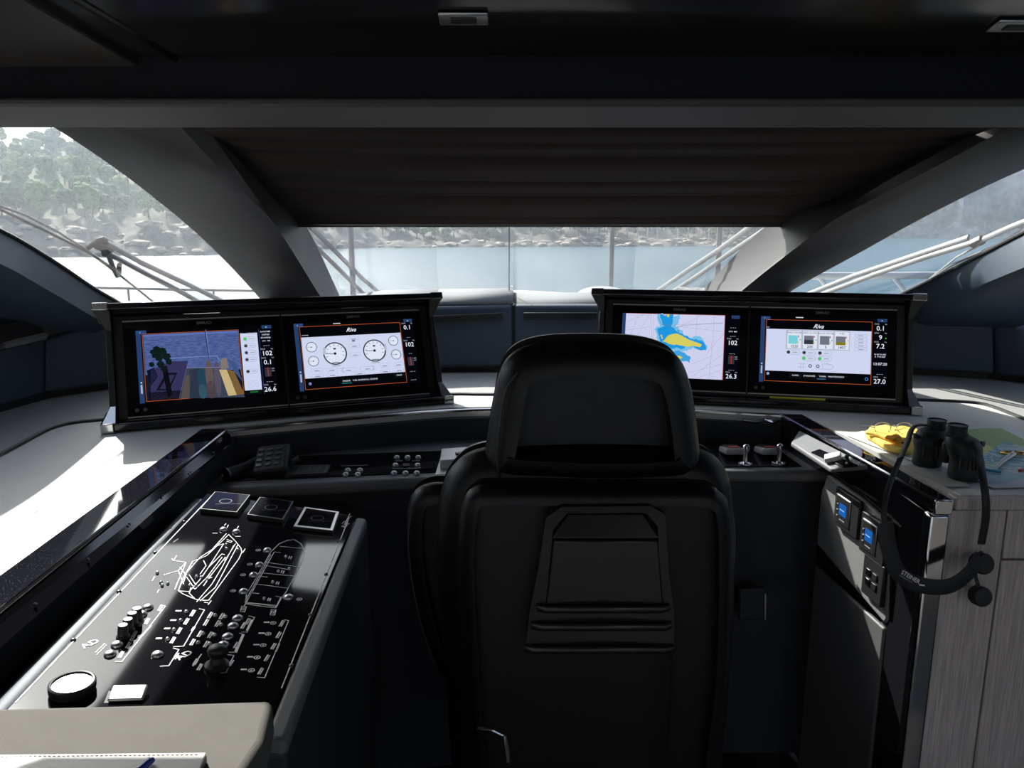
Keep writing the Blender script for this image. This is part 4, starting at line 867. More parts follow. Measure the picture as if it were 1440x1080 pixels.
P6(rough([(540, 405), (580, 365), (620, 350), (655, 352), (700, 375), (740, 395), (790, 410), (820, 425), (808, 442), (740, 438), (690, 435), (620, 430), (570, 412)], .1), (214, 205, 96)); P6(rough([(524, 362), (535, 358), (545, 385), (538, 390)], .1), (214, 205, 96)); P6(rough([(565, 212), (585, 212), (580, 235), (566, 232)], .1), (214, 205, 96)); P6(rough([(636, 505), (670, 505), (692, 520), (660, 530), (640, 525)], .1), (214, 205, 96))
def L6(pts, wd=.0005, c=(120, 126, 160)): u.line([f6(*q) for q in pts], wd, c)
for a in ([(450, 210), (470, 440)], [(280, 270), (400, 215)], [(500, 215), (560, 290), (960, 270)], [(560, 290), (960, 330)], [(640, 310), (820, 212)], [(760, 650), (965, 490)], [(740, 620), (960, 560)], [(800, 655), (960, 600)], [(900, 212), (880, 660)], [(780, 212), (775, 360)], [(470, 210), (475, 430)], [(290, 420), (360, 230)], [(330, 430), (440, 212)], [(860, 480), (965, 350)], [(760, 560), (900, 500)], [(280, 330), (460, 300)]): L6(a)
for i in range(90):
    x = random.uniform(285, 955); y = random.uniform(225, 640); L6([(x, y), (x+random.uniform(2, 9), y+random.uniform(-3, 3))], .0006, (130, 136, 168))
L6([(648, 325), (656, 335)], .002, (20, 20, 30)); L6([(500, 230), (530, 285), (620, 310), (690, 290), (960, 272)], .0007, (80, 60, 110))
u.rect(.872, 0, .877, 1, (180, 60, 80)); u.rect(.03, 0, .872, .006, (170, 60, 60))
data(u, [('-- -- --', .20, .005, TX), ('UTC  MH', .26, .0045, TX), ('-- -- --', .33, .005, TX), ('102', .455, .0145, TX), ('-- -- --', .60, .005, TX), ('-- -- --', .85, .005, TX), ('26.3', .97, .0145, TX)]); tape(u, .62); u.done()
# --- tank levels
u = UI(ur[1], H2); frame_ui(u, x1=.88)
u.text('Riva', .46, .165, .013, TX, shear=.5, bold=.02); u.rect(.045, .16, .07, .17, (160, 165, 180)); u.rect(.28, .0, .34, .015, (190, 195, 205))
u.rect(.048, .19, .876, .825, WHC); u.up(); u.rect(.205, .2, .712, .49, (182, 188, 208)); u.up()
for i, (c0, c1, fr_, tx, dot) in enumerate((((120, 206, 216), (120, 206, 216), 1, '1520', (60, 190, 90)), ((112, 116, 130), (52, 56, 68), .5, '200', (60, 190, 90)), ((112, 116, 130), (112, 116, 130), .3, '5', (60, 190, 90)), ((112, 116, 130), (128, 124, 20), .33, '1407', (210, 190, 40)))):
    x = .218+.125*i; u.rect(x, .215, x+.11, .475, (222, 227, 242)); u.up(); u.rect(x+.008, .28, x+.083, .41, c0); u.up(); u.rect(x+.008, .41-.13*fr_, x+.083, .41, c1); u.up()
    u.rect(x+.085, .28, x+.092, .31, (200, 60, 50)); u.rect(x+.085, .37, x+.092, .40, (215, 190, 60)); u.disc(x+.102, .345, .0022, dot)
    u.text(tx, x+.055, .465, .0085, INK, bold=.015); u.text(('FRESH WATER', 'GREY WATER', 'BLACK WATER', 'FUEL')[i], x+.055, .25, .0048, INK)
for i in range(5): u.pill(.745, .24+.052*i, .845, .275+.052*i, (130, 136, 150)); u.rect(.775, .254+.052*i, .815, .262+.052*i, (120, 125, 140))
for x, y, c in ((.215, .505, INK), (.34, .505, INK), (.465, .505, INK), (.34, .59, (70, 200, 90)), (.465, .59, (70, 200, 90))): u.pill(x, y, x+.105, y+.065, (130, 136, 150), c); u.rect(x+.045, y+.028, x+.085, y+.036, (120, 125, 140))
for x in (.405, .465): u.ring(x, .735, .0042, .0022, (40, 42, 52))
for a in ([(.5, .70), (.5, .77)], [(.5, .70), (.57, .70), (.59, .735), (.57, .775), (.44, .775)], [(.53, .68), (.56, .72)], [(.31, .71), (.37, .71)], [(.31, .76), (.37, .76)], [(.33, .69), (.33, .78)], [(.35, .69), (.35, .78)]): u.line(a, .0006, (110, 115, 130))
for i, x in enumerate((.24, .35, .455, .56)): u.rect(x, .855, x+.10, .925, (14, 16, 22)); u.up(); u.text(('PUMPS', 'STANDARD', 'TANKS', 'MAINTENANCE')[i], x+.05, .895, .0048, TX)
u.rect(.46, .92, .53, .927, (60, 140, 200)); u.disc(.07, .87, .0045, (150, 160, 200)); u.ring(.845, .90, .0042, .0015, (90, 150, 210))
data(u, [('0.1', .175, .0145, TX), ('9', .31, .0145, TX), ('7.2', .44, .0145, TX), ("N 43\u00b031.042'", .54, .0045, TX), ("E  7\u00b003.685'", .575, .0045, TX), ('13:07:20', .69, .0085, TX), ('-- -- --', .83, .005, TX), ('27.0', .96, .0145, TX)]); u.disc(.985, .29, .002, (60, 190, 60)); u.done()

# ------------------------------------------------------------ helm chair seen from behind
ch = thing('helm_chair', 'big black leather helm chair seen from behind in the middle of the wheelhouse', 'chair', (.155, 1.35, 0))
def outline(px, y, n=5): return smoothpts([aY(u, v, y) for u, v in px]+[aY(*px[0], y)], n)[:-1]
hd = [(715, 686), (690, 676), (681, 655), (685, 620), (693, 575), (700, 540), (712, 515), (735, 498), (775, 489), (840, 487), (905, 490), (945, 500), (966, 517), (978, 545), (986, 585), (991, 630), (992, 660), (980, 677), (950, 688), (840, 692)]
mb = cushion(outline(hd, 1.33), .16, (0, 1, .08), BLK, r=.055, steps=7); mb.build('headrest', ch, smooth=True, angle=80)
mb = MB(); sm = [aY(u, v, y) for u, v, y in ((728, 524, 1.334), (712, 548, 1.33), (704, 590, 1.33), (699, 640, 1.33), (702, 672, 1.335))]
mb.tube(smoothpts(sm, 6), .0022, BPL, n=6); mb.build('headrest_piping', ch, smooth=True)
bd = [(640, 1200), (630, 1080), (622, 960), (613, 850), (611, 760), (618, 700), (636, 668), (665, 648), (720, 640), (840, 636), (960, 640), (1005, 650), (1030, 672), (1040, 710), (1043, 800), (1040, 930), (1026, 1080), (1015, 1200), (830, 1215)]
mb = cushion(outline(bd, 1.335), .15, (0, 1, .05), BLK, r=.06, steps=7); mb.build('backrest', ch, smooth=True, angle=80)
sh = [(668, 1180), (660, 1080), (652, 960), (645, 850), (644, 760), (650, 712), (668, 692), (700, 688), (840, 690), (985, 690), (1018, 700), (1033, 730), (1035, 830), (1030, 960), (1015, 1080), (1008, 1180), (838, 1190)]
mb = cushion(outline(sh, 1.275), .08, (0, 1, .04), BLK, r=.03, steps=5); mb.build('rear_shell', ch, smooth=True, angle=80)
# moulded scoop with louvres on the rear shell
YS = 1.262
P = lambda u, v, y=YS: aY(u, v, y)
mb = MB()
so1 = [(768, 728), (790, 713), (915, 712), (936, 724), (940, 800), (948, 860), (948, 905), (935, 918), (760, 918), (740, 905), (745, 860), (757, 800)]
si1 = [(778, 745), (797, 722), (908, 721), (925, 740), (928, 800), (932, 850), (932, 855), (925, 858), (775, 858), (768, 855), (770, 840), (772, 800)]
oo = [P(*q) for q in so1]; oi = [P(*q, YS+.002) for q in si1]; ob_ = [p+V((0, .02, 0)) for p in oo]; ib_ = [p+V((0, .016, 0)) for p in oi]
mb.loft([ob_, oo, oi, ib_], SHELL, caps=False); mb.build('scoop_frame', ch, smooth=True, angle=50)
mb = MB(); a, b, c, d = P(775, 758, YS-.004), P(928, 758, YS-.004), P(905, 722, YS+.016), P(798, 722, YS+.016)
mb.slab([a, b, c, d], (0, .006, 0), SHELL); mb.build('scoop_slope', ch, bevel=.003)
mb = MB(); mb.slab([P(778, 760), P(926, 760), P(934, 852), P(766, 852)], (0, .012, 0), SHELL); mb.build('scoop_panel', ch, bevel=.004)
for i, (u0, u1, v) in enumerate(((756, 940, 857), (748, 943, 882), (738, 946, 914))):
    mb = MB(); mb.tube([P(u0, v-3, YS-.0), P(u0+12, v, YS-.006), P((u0+u1)/2, v, YS-.010), P(u1-8, v, YS-.006), P(u1, v-3, YS)], .0075, SHELL, n=10, flat=.7); mb.build('louvre', ch, smooth=True)
mb = MB(); mb.tube([P(944, 922, YS+.004), P(942, 1000, YS+.006), P(936, 1085, YS+.01)], .003, SHELL, n=6); mb.build('rear_seam', ch, smooth=True)
# armrests
for s in (-1, 1):
    px = [(640, 688), (610, 686), (585, 694), (572, 715), (568, 760), (574, 820), (590, 890), (610, 945), (640, 985), (665, 990), (665, 700)]
    if s > 0: px = [(835+(835-u), v) for u, v in px]
    y0 = 1.43; o = outline(px, y0); off = V((0.012 if s > 0 else 0, 0, 0)); o = [p+off-(V((.10, 0, 0)) if s > 0 else V()) for p in o]
    if s > 0: o = o[::-1]
    mb = cushion(o, .11, (0, 1, 0), BLK, r=.035, steps=6); ao = mb.build('side_wing', ch, smooth=True, angle=80)
    mb = MB(); sm = [aY(u if s < 0 else 1670-u, v, y0+.003)+(V((-.088, 0, 0)) if s > 0 else V()) for u, v in ((578, 720), (574, 760), (580, 820), (596, 890), (615, 940))]; mb.tube(smoothpts(sm, 6), .0012, DMET, n=5); mb.build('stitching', ao, smooth=True)
mb = cushion([V(p) for p in ((-.09, 1.40, .70), (-.09, 1.86, .70), (.0, 1.90, .70), (.31, 1.90, .70), (.40, 1.86, .70), (.40, 1.40, .70))], .14, (0, 0, -1), BLK, r=.04); mb.build('seat', ch, smooth=True, angle=80)
mb = MB(); mb.lathe([(.20, 0), (.20, .02), (.07, .05), (.055, .1), (.055, .5), (.12, .57)], DMET, Matrix.Translation((.155, 1.6, 0)), 24); mb.build('pedestal', ch, smooth=True)
mb = MB(); mb.tube([P(672, 1024, 1.235), P(694, 1027, 1.225), P(708, 1034, 1.222)], .0035, CHR, n=8); mb.tube([P(709, 1033, 1.222), P(712, 1050, 1.222), P(714, 1070, 1.222)], [.005, .007, .006], CHR, n=10); mb.build('recline_lever', ch, smooth=True)

# small metal-edged pocket on the dark front of the console
t = thing('document_pocket', 'dark plate with a bright metal edge hanging below the helm shelf, right of the chair', 'holder', aY(1058, 850, 1.86))
M = frame(aY(1056, 846, 1.99), (1, .1, 0), (0, -1, .1)); mb = MB(); mb.box((-.04, -.045, 0), (.03, .045, .02), LEADK, M); mb.build('plate', t, bevel=.003)
mb = MB(); mb.box((.03, -.047, .0), (.036, .03, .022), SIL, M); mb.build('metal_edge', t, bevel=.001)

# ------------------------------------------------------------ things on the right counter
zC = 1.052
# chart and sheets
def sheet(name, px, z, mt, label, cat, th=.0012):
    o = MB(); o.slab([aZ(u, v, z) for u, v in px], (0, 0, -th), mt); ob = o.build(name); return tag(ob, label, cat)
def paper(name, cols, scale, dist=.0):
    m = mat(name, cols[0], .7, spec=.2); n = m.node_tree; b = n.nodes['Principled BSDF']; tc = n.nodes.new('ShaderNodeTexCoord'); t = n.nodes.new('ShaderNodeTexNoise'); t.inputs['Scale'].default_value = scale; t.inputs['Detail'].default_value = 6; t.inputs['Distortion'].default_value = dist
    r = n.nodes.new('ShaderNodeValToRGB'); r.color_ramp.interpolation = 'CONSTANT'
    e = r.color_ramp.elements; e[0].position = 0; e[0].color = (*cols[0], 1); e[1].position = .45; e[1].color = (*cols[1], 1)
    for i, c in enumerate(cols[2:]): q = e.new(.53+.07*i); q.color = (*c, 1)
    n.links.new(tc.outputs['Object'], t.inputs['Vector']); n.links.new(t.outputs[0], r.inputs[0]); n.links.new(r.outputs[0], b.inputs['Base Color']); return m
CH2 = paper('chart_print', [(.42, .52, .58), (.18, .35, .46), (.45, .55, .45), (.50, .52, .35), (.08, .09, .12)], 14, 1.5)
mb = MB(); mb.slab([aZ(u, v, zC+.002) for u, v in ((1340, 603), (1388, 600), (1424, 601), (1560, 655), (1540, 682), (1396, 686), (1352, 664))], (0, 0, -.0012), mat('chart_white', (.50, .56, .60), .7, spec=.2))
for px_, c_, h_ in ((((1345, 605), (1382, 602), (1408, 602), (1450, 623), (1400, 640), (1345, 660)), (.30, .40, .22), .0002), (((1342, 622), (1376, 621), (1412, 636), (1380, 643), (1348, 662)), (.52, .54, .24), .0004), (((1350, 662), (1400, 652), (1440, 672), (1400, 682)), (.34, .48, .56), .0004)):
    mb.add([aZ(u, v, zC+.002+h_) for u, v in px_], [list(range(len(px_)))], mat('chart_ink_%d' % int(c_[0]*100), c_, .7, spec=.2))
tag(mb.build('chart'), 'large green, yellow and white paper sea chart spread behind the binoculars', 'chart')
c3 = MB(); c3.slab([aZ(u, v, zC+.0035) for u, v in ((1378, 642), (1390, 655), (1448, 672), (1530, 650), (1440, 628), (1412, 621))], (0, 0, -.0012), CH2)
tag(c3.build('chart_sheet'), 'smaller blue-printed chart sheet in a clear cover under the brass dividers', 'chart')
sheet('folder', [(1270, 655), (1330, 684), (1362, 684), (1352, 664), (1300, 648)], zC+.0015, mat('grey_card', (.33, .33, .33), .6), 'grey card folder under the binoculars', 'folder', .0013)
sheet('paper', [(1226, 602), (1190, 612), (1318, 662), (1350, 655), (1345, 625), (1300, 604)], zC+.001, mat('white_paper', (.62, .62, .60), .7), 'white paper sheet under the yellow cloth', 'paper', .0006)
# yellow cloth, folded
YC = mat('yellow_cloth', (.85, .60, .14), .9, bump=.4, bscale=120, spec=.1)
cl = thing('cleaning_cloth', 'folded yellow microfibre cloth left of the binoculars', 'cloth', aZ(1255, 630, zC))
def clothlayer(px, z, th, m, nm):
    c = outl = smoothpts([aZ(u, v, z) for u, v in px]+[aZ(*px[0], z)], 4)[:-1]; mb = MB(); rings = []
    cc = sum(c, V())/len(c)
    for s_, h in ((.90, 0), (1, th*.3), (1, th*.7), (.93, th), (.6, th*1.08), (.2, th*1.1)):
        rings.append([cc+(p-cc)*s_+V((0, 0, h+.003*math.sin(7*p.x*20+p.y*31)*(h > 0))) for p in c])
    mb.loft(rings, m); return mb.build(nm, cl, smooth=True, angle=70)
clothlayer([(1217, 617), (1250, 636), (1282, 640), (1292, 620), (1262, 608), (1225, 606)], zC+.0025, .014, YC, 'lower_fold')
o = clothlayer([(1216, 612), (1240, 618), (1262, 624), (1290, 618), (1290, 606), (1262, 604), (1228, 603)], zC+.018, .010, YC, 'upper_fold')
o = clothlayer([(1244, 618), (1258, 622), (1268, 618), (1255, 613)], zC+.028, .006, mat('orange_cloth', (.75, .28, .02), .9), 'orange_corner'); o['label'] = 'orange underside turned up'
# spectacles
sg = thing('spectacles', 'wire-rimmed spectacles lying on the yellow cloth', 'glasses', aZ(1260, 612, zC+.03))
zz = zC+.036
for k_, uc in enumerate((1241, 1272)):
    mb = MB(); c = aZ(uc, 604, zz); pts = [c+V((.021*math.cos(a), .004*math.sin(a), .014*math.sin(a)+.004)) for a in [i*math.pi/10 for i in range(21)]]
    mb.tube(pts, .0011, SIL, n=6); mb.build('rim', sg, smooth=True)
a, b = aZ(1241, 604, zz), aZ(1272, 604, zz)
mb = MB(); mb.tube([a+V((.021, 0, .006)), (a+b)/2+V((0, 0, .012)), b+V((-.021, 0, .006))], .0011, SIL, n=6); mb.build('bridge', sg, smooth=True)
for p, s in ((a, -1), (b, 1)):
    mb = MB(); mb.tube([p+V((s*.021, 0, .006)), p+V((s*.025, .01, .005)), p+V((s*.023, .06, -.004)), p+V((s*.022, .09, -.012))], [.0018, .0014, .0012, .0012], BPL, n=6); mb.build('temple', sg, smooth=True)
# brass dividers, pencils
dv = thing('chart_dividers', 'brass and steel chart dividers lying on the chart sheet', 'dividers', aZ(1415, 645, zC+.005))
BR = mat('brass', (.65, .42, .13), .25, metal=1); mb = MB(); c = aZ(1416, 638, zC+.009)
for s in (-1, 1): mb.tube([c+V((s*.030*math.sin(a)+.018, .012*(1-math.cos(a))-.006, .0)) for a in [i*math.pi/8 for i in range(9)]], .0028, BR, n=8)
mb.build('bow', dv, smooth=True)
mb = MB(); mb.tube([aZ(1425, 636, zC+.009), aZ(1410, 646, zC+.007), aZ(1396, 661, zC+.0065)], [.0035, .003, .0008], SIL, n=8); mb.build('leg', dv, smooth=True)
mb = MB(); mb.tube([aZ(1428, 638, zC+.010), aZ(1412, 648, zC+.0085), aZ(1399, 661, zC+.0065)], [.0035, .003, .0008], SIL, n=8); mb.build('leg', dv, smooth=True)
for nm, u0, v0, u1, v1, m_, lb in (('pencil', 1374, 659, 1408, 664, mat('teal_paint', (.02, .25, .33), .4), 'teal pencil lying at the front of the chart beside the binoculars'), ('pencil', 1434, 662, 1480, 645, mat('teal_paint', (.02, .25, .33), .4), 'pencil with red end at the right edge of the chart')):
    a, b = aZ(u0, v0, zC+.0075), aZ(u1, v1, zC+.0075); t = thing(nm, lb, 'pencil', a); mb = MB(); mb.tube([a.lerp(b, .06), b], .0035, m_, n=6); mb.build('shaft', t)
    mb = MB(); mb.tube([a, a.lerp(b, .06)], [.001 if u0 < 1400 else .0037, .0035], mat('red_paint', (.45, .04, .04), .4) if u0 > 1400 else mat('pale_wood', (.5, .35, .2), .6), n=6); mb.build('tip', t)

# ------------------------------------------------------------ binoculars standing on their objectives
bc = thing('binoculars', 'black rubber-armoured binoculars standing on the right counter, strap hanging over the edge', 'binoculars', aZ(1325, 668, zC))
def barrel(u, v, ue, ve, s):
    # u,v foot centre on the counter; ue,ve eyepiece top
    f = aZ(u, v, zC+.002); top_ = aY(ue, ve, f.y+.012); h = top_.z-f.z; R_ = .0315
    rings = []; N = 24
    prof = [(0, .94, 0), (.006, 1.0, 0), (.03, 1.0, 0), (.055, .96, 0), (.075, 1.02, .1), (.095, 1.06, .25), (.115, .95, .5), (.125, .72, .8)]
    for z_, k_, tt in prof:
        c = f.lerp(V((top_.x, top_.y, f.z)), tt)+V((0, 0, z_*h/.155)); ring = []
        for i in range(N):
            a = 2*math.pi*i/N; bump = 1+.012*(math.cos(a*14) if .02 < z_ < .08 else 0)
            ex = 1.12 if .07 < z_ < .12 else 1
            ring.append(c+V((math.cos(a)*R_*k_*ex*bump, math.sin(a)*R_*k_*bump, 0)))
        rings.append(ring)
    mb = MB(); mb.loft(rings, RUB); mb.build('barrel', bc, smooth=True, angle=60)
    e0 = V((top_.x, top_.y, f.z+h*.78)); e1 = top_
    M = frame(e0, (1, 0, 0), e1-e0); L_ = (e1-e0).length
    mb = MB(); mb.lathe([(.020, -.006), (.0225, .0), (.0225, L_*.35), (.0205, L_*.37), (.0205, L_*.93), (.0215, L_*.95), (.0215, L_), (.0185, L_), (.0185, L_*.9)], RUB, M, 28); ep = mb.build('eyepiece', bc, smooth=True, angle=30)
    mb = MB(); mb.lathe([(.0184, L_*.88), (.010, L_*.87), (.001, L_*.865)], GLOSS, M, 24); mb.build('lens', ep, smooth=True)
    mb = MB()
    for i in range(-3, 4):
        a = -math.pi/2+i*.27; p0 = f+V((math.cos(a)*(R_+.0008), math.sin(a)*(R_+.0008), .035*h/.155)); p1 = f+V((math.cos(a)*(R_+.0002), math.sin(a)*(R_+.0002), .075*h/.155)); mb.tube([p0, p0.lerp(p1, .5)+V((0, -.0016, 0)), p1], .0022, RUB, n=6)
    mb.build('grip_ribs', bc, smooth=True)
    mb = MB(); mb.box((-.004, -.004, -.006), (.004, .004, .006), DMET, Matrix.Translation(f+V((s*.034, 0, h*.66)))); mb.build('strap_lug', bc, bevel=.001)
    return f, top_, h
f1, t1, h1 = barrel(1303, 653, 1318, 590, -1); f2, t2, h2 = barrel(1354, 672, 1347, 597, 1)
mb = MB(); c = (f1+f2)/2; mb.lathe([(.010, h1*.2), (.011, h1*.3), (.011, h1*.6), (.008, h1*.66)], RUB, Matrix.Translation((c.x, c.y, f1.z)), 16)
mb.slab([f1+V((.01, -.006, h1*.52)), f2+V((-.01, -.006, h1*.5)), f2+V((-.01, .016, h1*.5)), f1+V((.01, .016, h1*.52))], (0, 0, h1*.16), RUB); mb.build('hinge_bridge', bc, bevel=.002)
def ribbon(pts, wd, th, m, nm, n=6, up=(1, 0, 0)):
    P_ = smoothpts([aY(*p) for p in pts], n); mb = MB(); mb.tube(P_, wd, m, n=8, flat=th/wd if not isinstance(wd, list) else .15, up=up); return mb.build(nm, bc, smooth=True)
ribbon([(1303, 598, 1.66), (1291, 598, 1.65), (1282, 604, 1.64), (1276, 622, 1.61), (1266, 645, 1.56)], .008, .003, RUB, 'strap')
ribbon([(1266, 645, 1.56), (1256, 668, 1.52), (1247, 695, 1.475), (1243, 725, 1.455), (1246, 738, 1.45)], .0055, .002, RUB, 'strap')
ribbon([(1245, 735, 1.45), (1248, 760, 1.445), (1256, 792, 1.44), (1270, 812, 1.438), (1300, 824, 1.436), (1335, 824, 1.44), (1362, 806, 1.45), (1378, 782, 1.47)], .0165, .003, RUB, 'neck_band', up=(1, 0, 0))
ribbon([(1368, 622, 1.60), (1377, 640, 1.57), (1381, 665, 1.52), (1386, 700, 1.49), (1386, 730, 1.49), (1380, 765, 1.495)], .008, .003, RUB, 'strap')
M = frame(aY(1268, 804, 1.405), aY(1302, 824, 1.405)-aY(1268, 804, 1.405), (0, -1, .2))
mb = MB(); mb.text(M, 'STEINER', 0, -.004, .0085, WHT, .0, bold=.02); mb.line2(M, [(0, -.008), (.03, -.008)], .0012, GREYI); mb.line2(M, [(.047, -.004), (.055, -.001)], .003, WHT); mb.build('strap_lettering', bc)
for (u, v, r_) in ((1380, 792, .022), (1378, 838, .021)):
    c = aY(u, v, 1.49); M = frame(c, (1, 0, 0), (.15, -1, .25)); mb = MB(); mb.lathe([(r_*.8, -.012), (r_, -.009), (r_, .009), (r_*.85, .013), (r_*.3, .014)], RUB, M, 20); mb.build('lens_cap', bc, smooth=True, angle=40)
ribbon([(1380, 775, 1.49), (1372, 805, 1.485), (1376, 825, 1.48)], .004, .002, RUB, 'cap_cord')

# ------------------------------------------------------------ wipers and fittings outside the glass
WG = mat('wiper_grey', (.13, .135, .14), .5); WB = mat('wiper_black', (.02, .02, .022), .5)
def wp(px, off, gO, gN, r, m, nm, par, sq=.45):
    mb = MB(); P_ = [aP(u, v, gO+gN*-off, gN) for u, v in px]; mb.tube(P_, r, m, n=8, flat=sq, up=gN); return mb.build(nm, par, smooth=True, angle=50)
CN = (cb1-cb0).cross(ct0-cb0).normalized(); 
if CN.y > 0: CN = -CN
wl_ = thing('wiper', 'twin-arm wiper with crossed blades outside the left side window', 'wiper', aP(145, 350, GO-GN*.05, GN))
wp([(150, 342), (200, 370), (260, 398), (330, 432)], .05, GO, GN, .013, WG, 'arm', wl_); wp([(150, 355), (200, 382), (250, 408), (300, 436)], .05, GO, GN, .013, WG, 'arm', wl_)
wp([(-60, 262), (0, 294), (60, 322), (130, 358), (170, 388), (225, 432)], .03, GO, GN, .006, WB, 'blade', wl_); wp([(0, 290), (35, 302), (80, 325), (120, 350), (165, 382)], .035, GO, GN, .005, WG, 'blade_carrier', wl_)
mb = MB(); c = aP(145, 348, GO-GN*.05, GN); mb.box((-.028, -.012, -.012), (.028, .016, .012), WB, frame(c, (.3, .8, -.4), GN)); mb.tube([c, c+GN*.03], .010, WB, n=10); mb.build('pivot', wl_, bevel=.006)
mb = MB(); P_ = [aP(u, v, GO-GN*.055, GN) for u, v in ((122, 350), (146, 336), (150, 352), (165, 388), (168, 372))]; mb.tube(smoothpts(P_, 4), .008, WB, n=8); mb.build('linkage', wl_, smooth=True)
w2 = thing('wiper', 'parallel-arm wiper outside the left side of the centre windscreen', 'wiper', aP(500, 380, cb0-CN*.05, CN))
wp([(436, 318), (470, 352), (510, 392), (548, 424)], .05, cb0, CN, .012, WG, 'arm', w2); wp([(432, 335), (470, 372), (500, 402), (525, 426)], .05, cb0, CN, .012, WG, 'arm', w2); wp([(420, 300), (436, 318)], .05, cb0, CN, .014, WB, 'joint', w2)
w3 = thing('wiper', 'parallel-arm wiper outside the right side of the centre windscreen', 'wiper', aP(1000, 360, cb0-CN*.05, CN))
wp([(1062, 314), (1010, 352), (960, 385), (912, 418)], .05, cb0, CN, .012, WG, 'arm', w3); wp([(1084, 318), (1035, 350), (985, 385), (935, 418)], .05, cb0, CN, .012, WG, 'arm', w3); wp([(1062, 314), (1090, 310)], .05, cb0, CN, .014, WB, 'joint', w3)
w4 = thing('wiper', 'twin-arm wiper outside the right side window', 'wiper', aP(1370, 340, GOR-GNR*.05, GNR))
wp([(1125, 418), (1200, 388), (1290, 358), (1362, 334)], .05, GOR, GNR, .012, WG, 'arm', w4); wp([(1150, 416), (1230, 386), (1300, 362), (1366, 342)], .05, GOR, GNR, .012, WG, 'arm', w4); wp([(1375, 340), (1420, 320), (1480, 296)], .05, GOR, GNR, .012, WG, 'arm', w4)
wp([(1280, 410), (1340, 372), (1400, 345), (1480, 300)], .03, GOR, GNR, .005, WB, 'blade', w4); wp([(1300, 398), (1345, 362), (1378, 344)], .04, GOR, GNR, .005, WG, 'blade_carrier', w4)
mb = MB(); c = aP(1374, 340, GOR-GNR*.05, GNR); mb.box((-.022, -.012, -.012), (.022, .014, .012), WB, frame(c, (-.3, .8, -.4), GNR)); mb.build('pivot', w4, bevel=.005)
# poles, rails, foredeck
deck = thing('foredeck', 'white foredeck of the yacht beyond the windscreen with a raised centre seam', 'deck', (0, 6, .9))
mb = MB(); mb.slab([(-2.6, 3.6, 1.02), (2.8, 3.6, 1.02), (2.0, 9.5, .75), (.1, 12.5, .62), (-1.8, 9.5, .75)], (0, 0, -.3), GEL); mb.build('deck_plate', deck, bevel=.02)
mb = MB(); mb.slab([aY(596, 425, 3.62)+V((0, 0, .0)), aY(850, 425, 3.62), aY(856, 413, 4.0), aY(596, 416, 4.0)], (0, 0, -.2), GEL); mb.build('raised_pad', deck, bevel=.02)
mb = MB(); mb.box((-.004, 3.9, 1.26), (.004, 3.96, 1.31), SIL); mb.build('fitting', deck)
cv = MB(); rings = []
for i in range(13):
    a = math.pi*i/12; c = aY(848-40*math.cos(a)*1.0, 416-11*math.sin(a)**.7, 4.25); rings.append([c+V((0, .12*math.cos(b), .06*math.sin(b)*math.sin(a)**.5-.05)) for b in [j*math.pi/5 for j in range(10)]])
cv.loft(rings, mat('grey_cover', (.35, .36, .36), .8)); tag(cv.build('deck_cover', smooth=True), 'grey fabric cover bulging on the foredeck left of the right monitor housing', 'cover')
def pole(u, y, v0, r, lab):
    a = aY(u, v0, y); t = thing('pole', lab, 'pole', V((a.x, y, .9))); mb = MB(); mb.tube([V((a.x, y, .85)), V((a.x, y, a.z))], r, WG, n=10); mb.build('shaft', t, smooth=True); mb = MB(); mb.lathe([(r*2.2, 0), (r*2.2, .03), (r, .05)], WG, Matrix.Translation((a.x, y, .85)), 12); mb.build('foot', t)
pole(863, 6.0, 250, .018, 'grey bow pole standing on the foredeck right of centre'); pole(490, 5.6, 250, .02, 'grey pole behind the left centre wiper'); pole(1016, 6.2, 250, .022, 'dark pole behind the right centre wiper'); pole(375, 5.0, 300, .028, 'white post seen beside the left pillar')
for side_, pts, lab in ((0, [(120, 404), (250, 407), (362, 409)], 'thin deck rail crossing the view through the left side window'), (1, [(1105, 388), (1200, 388), (1330, 387)], 'white deck rail crossing the view through the right side window')):
    P_ = [aY(u, v, 5.2) for u, v in pts]; t = thing('deck_rail', lab, 'rail', P_[1]); mb = MB(); mb.tube(P_, .010 if side_ == 0 else .024, GEL if side_ else WG, n=10); mb.build('top_bar', t, smooth=True)
    for u in ((180, 300) if side_ == 0 else (1255, 1150)):
        mb = MB(); a = aY(u, 388 if side_ else 406, 5.2); mb.tube([a, a+V((.11 if side_ else 0, 0, -.5 if not side_ else -.12))], .016 if side_ else .008, GEL if side_ else WG, n=8); mb.build('stanchion', t, smooth=True)

# ------------------------------------------------------------ sea and shore
SEA = -4.0
def seaw():
    m = mat('sea_water', (.03, .085, .12), .2, spec=.24); n = m.node_tree; b = n.nodes['Principled BSDF']; b.inputs['IOR'].default_value = 1.33
    tc = n.nodes.new('ShaderNodeTexCoord'); t = n.nodes.new('ShaderNodeTexNoise'); t.inputs['Scale'].default_value = .9; t.inputs['Detail'].default_value = 7; t.inputs['Roughness'].default_value = .65
    mp = n.nodes.new('ShaderNodeMapping'); mp.inputs['Scale'].default_value = (1, 1.6, 1)
    bm = n.nodes.new('ShaderNodeBump'); bm.inputs['Strength'].default_value = .8; bm.inputs['Distance'].default_value = .35
    n.links.new(tc.outputs['Object'], mp.inputs[0]); n.links.new(mp.outputs[0], t.inputs['Vector']); n.links.new(t.outputs[0], bm.inputs['Height']); n.links.new(bm.outputs[0], b.inputs['Normal']); return m
mb = MB(); mb.add([(-3000, -300, SEA), (3000, -300, SEA), (3000, 4000, SEA), (-3000, 4000, SEA)], [(0, 1, 2, 3)], seaw()); struct(mb.build('sea'))
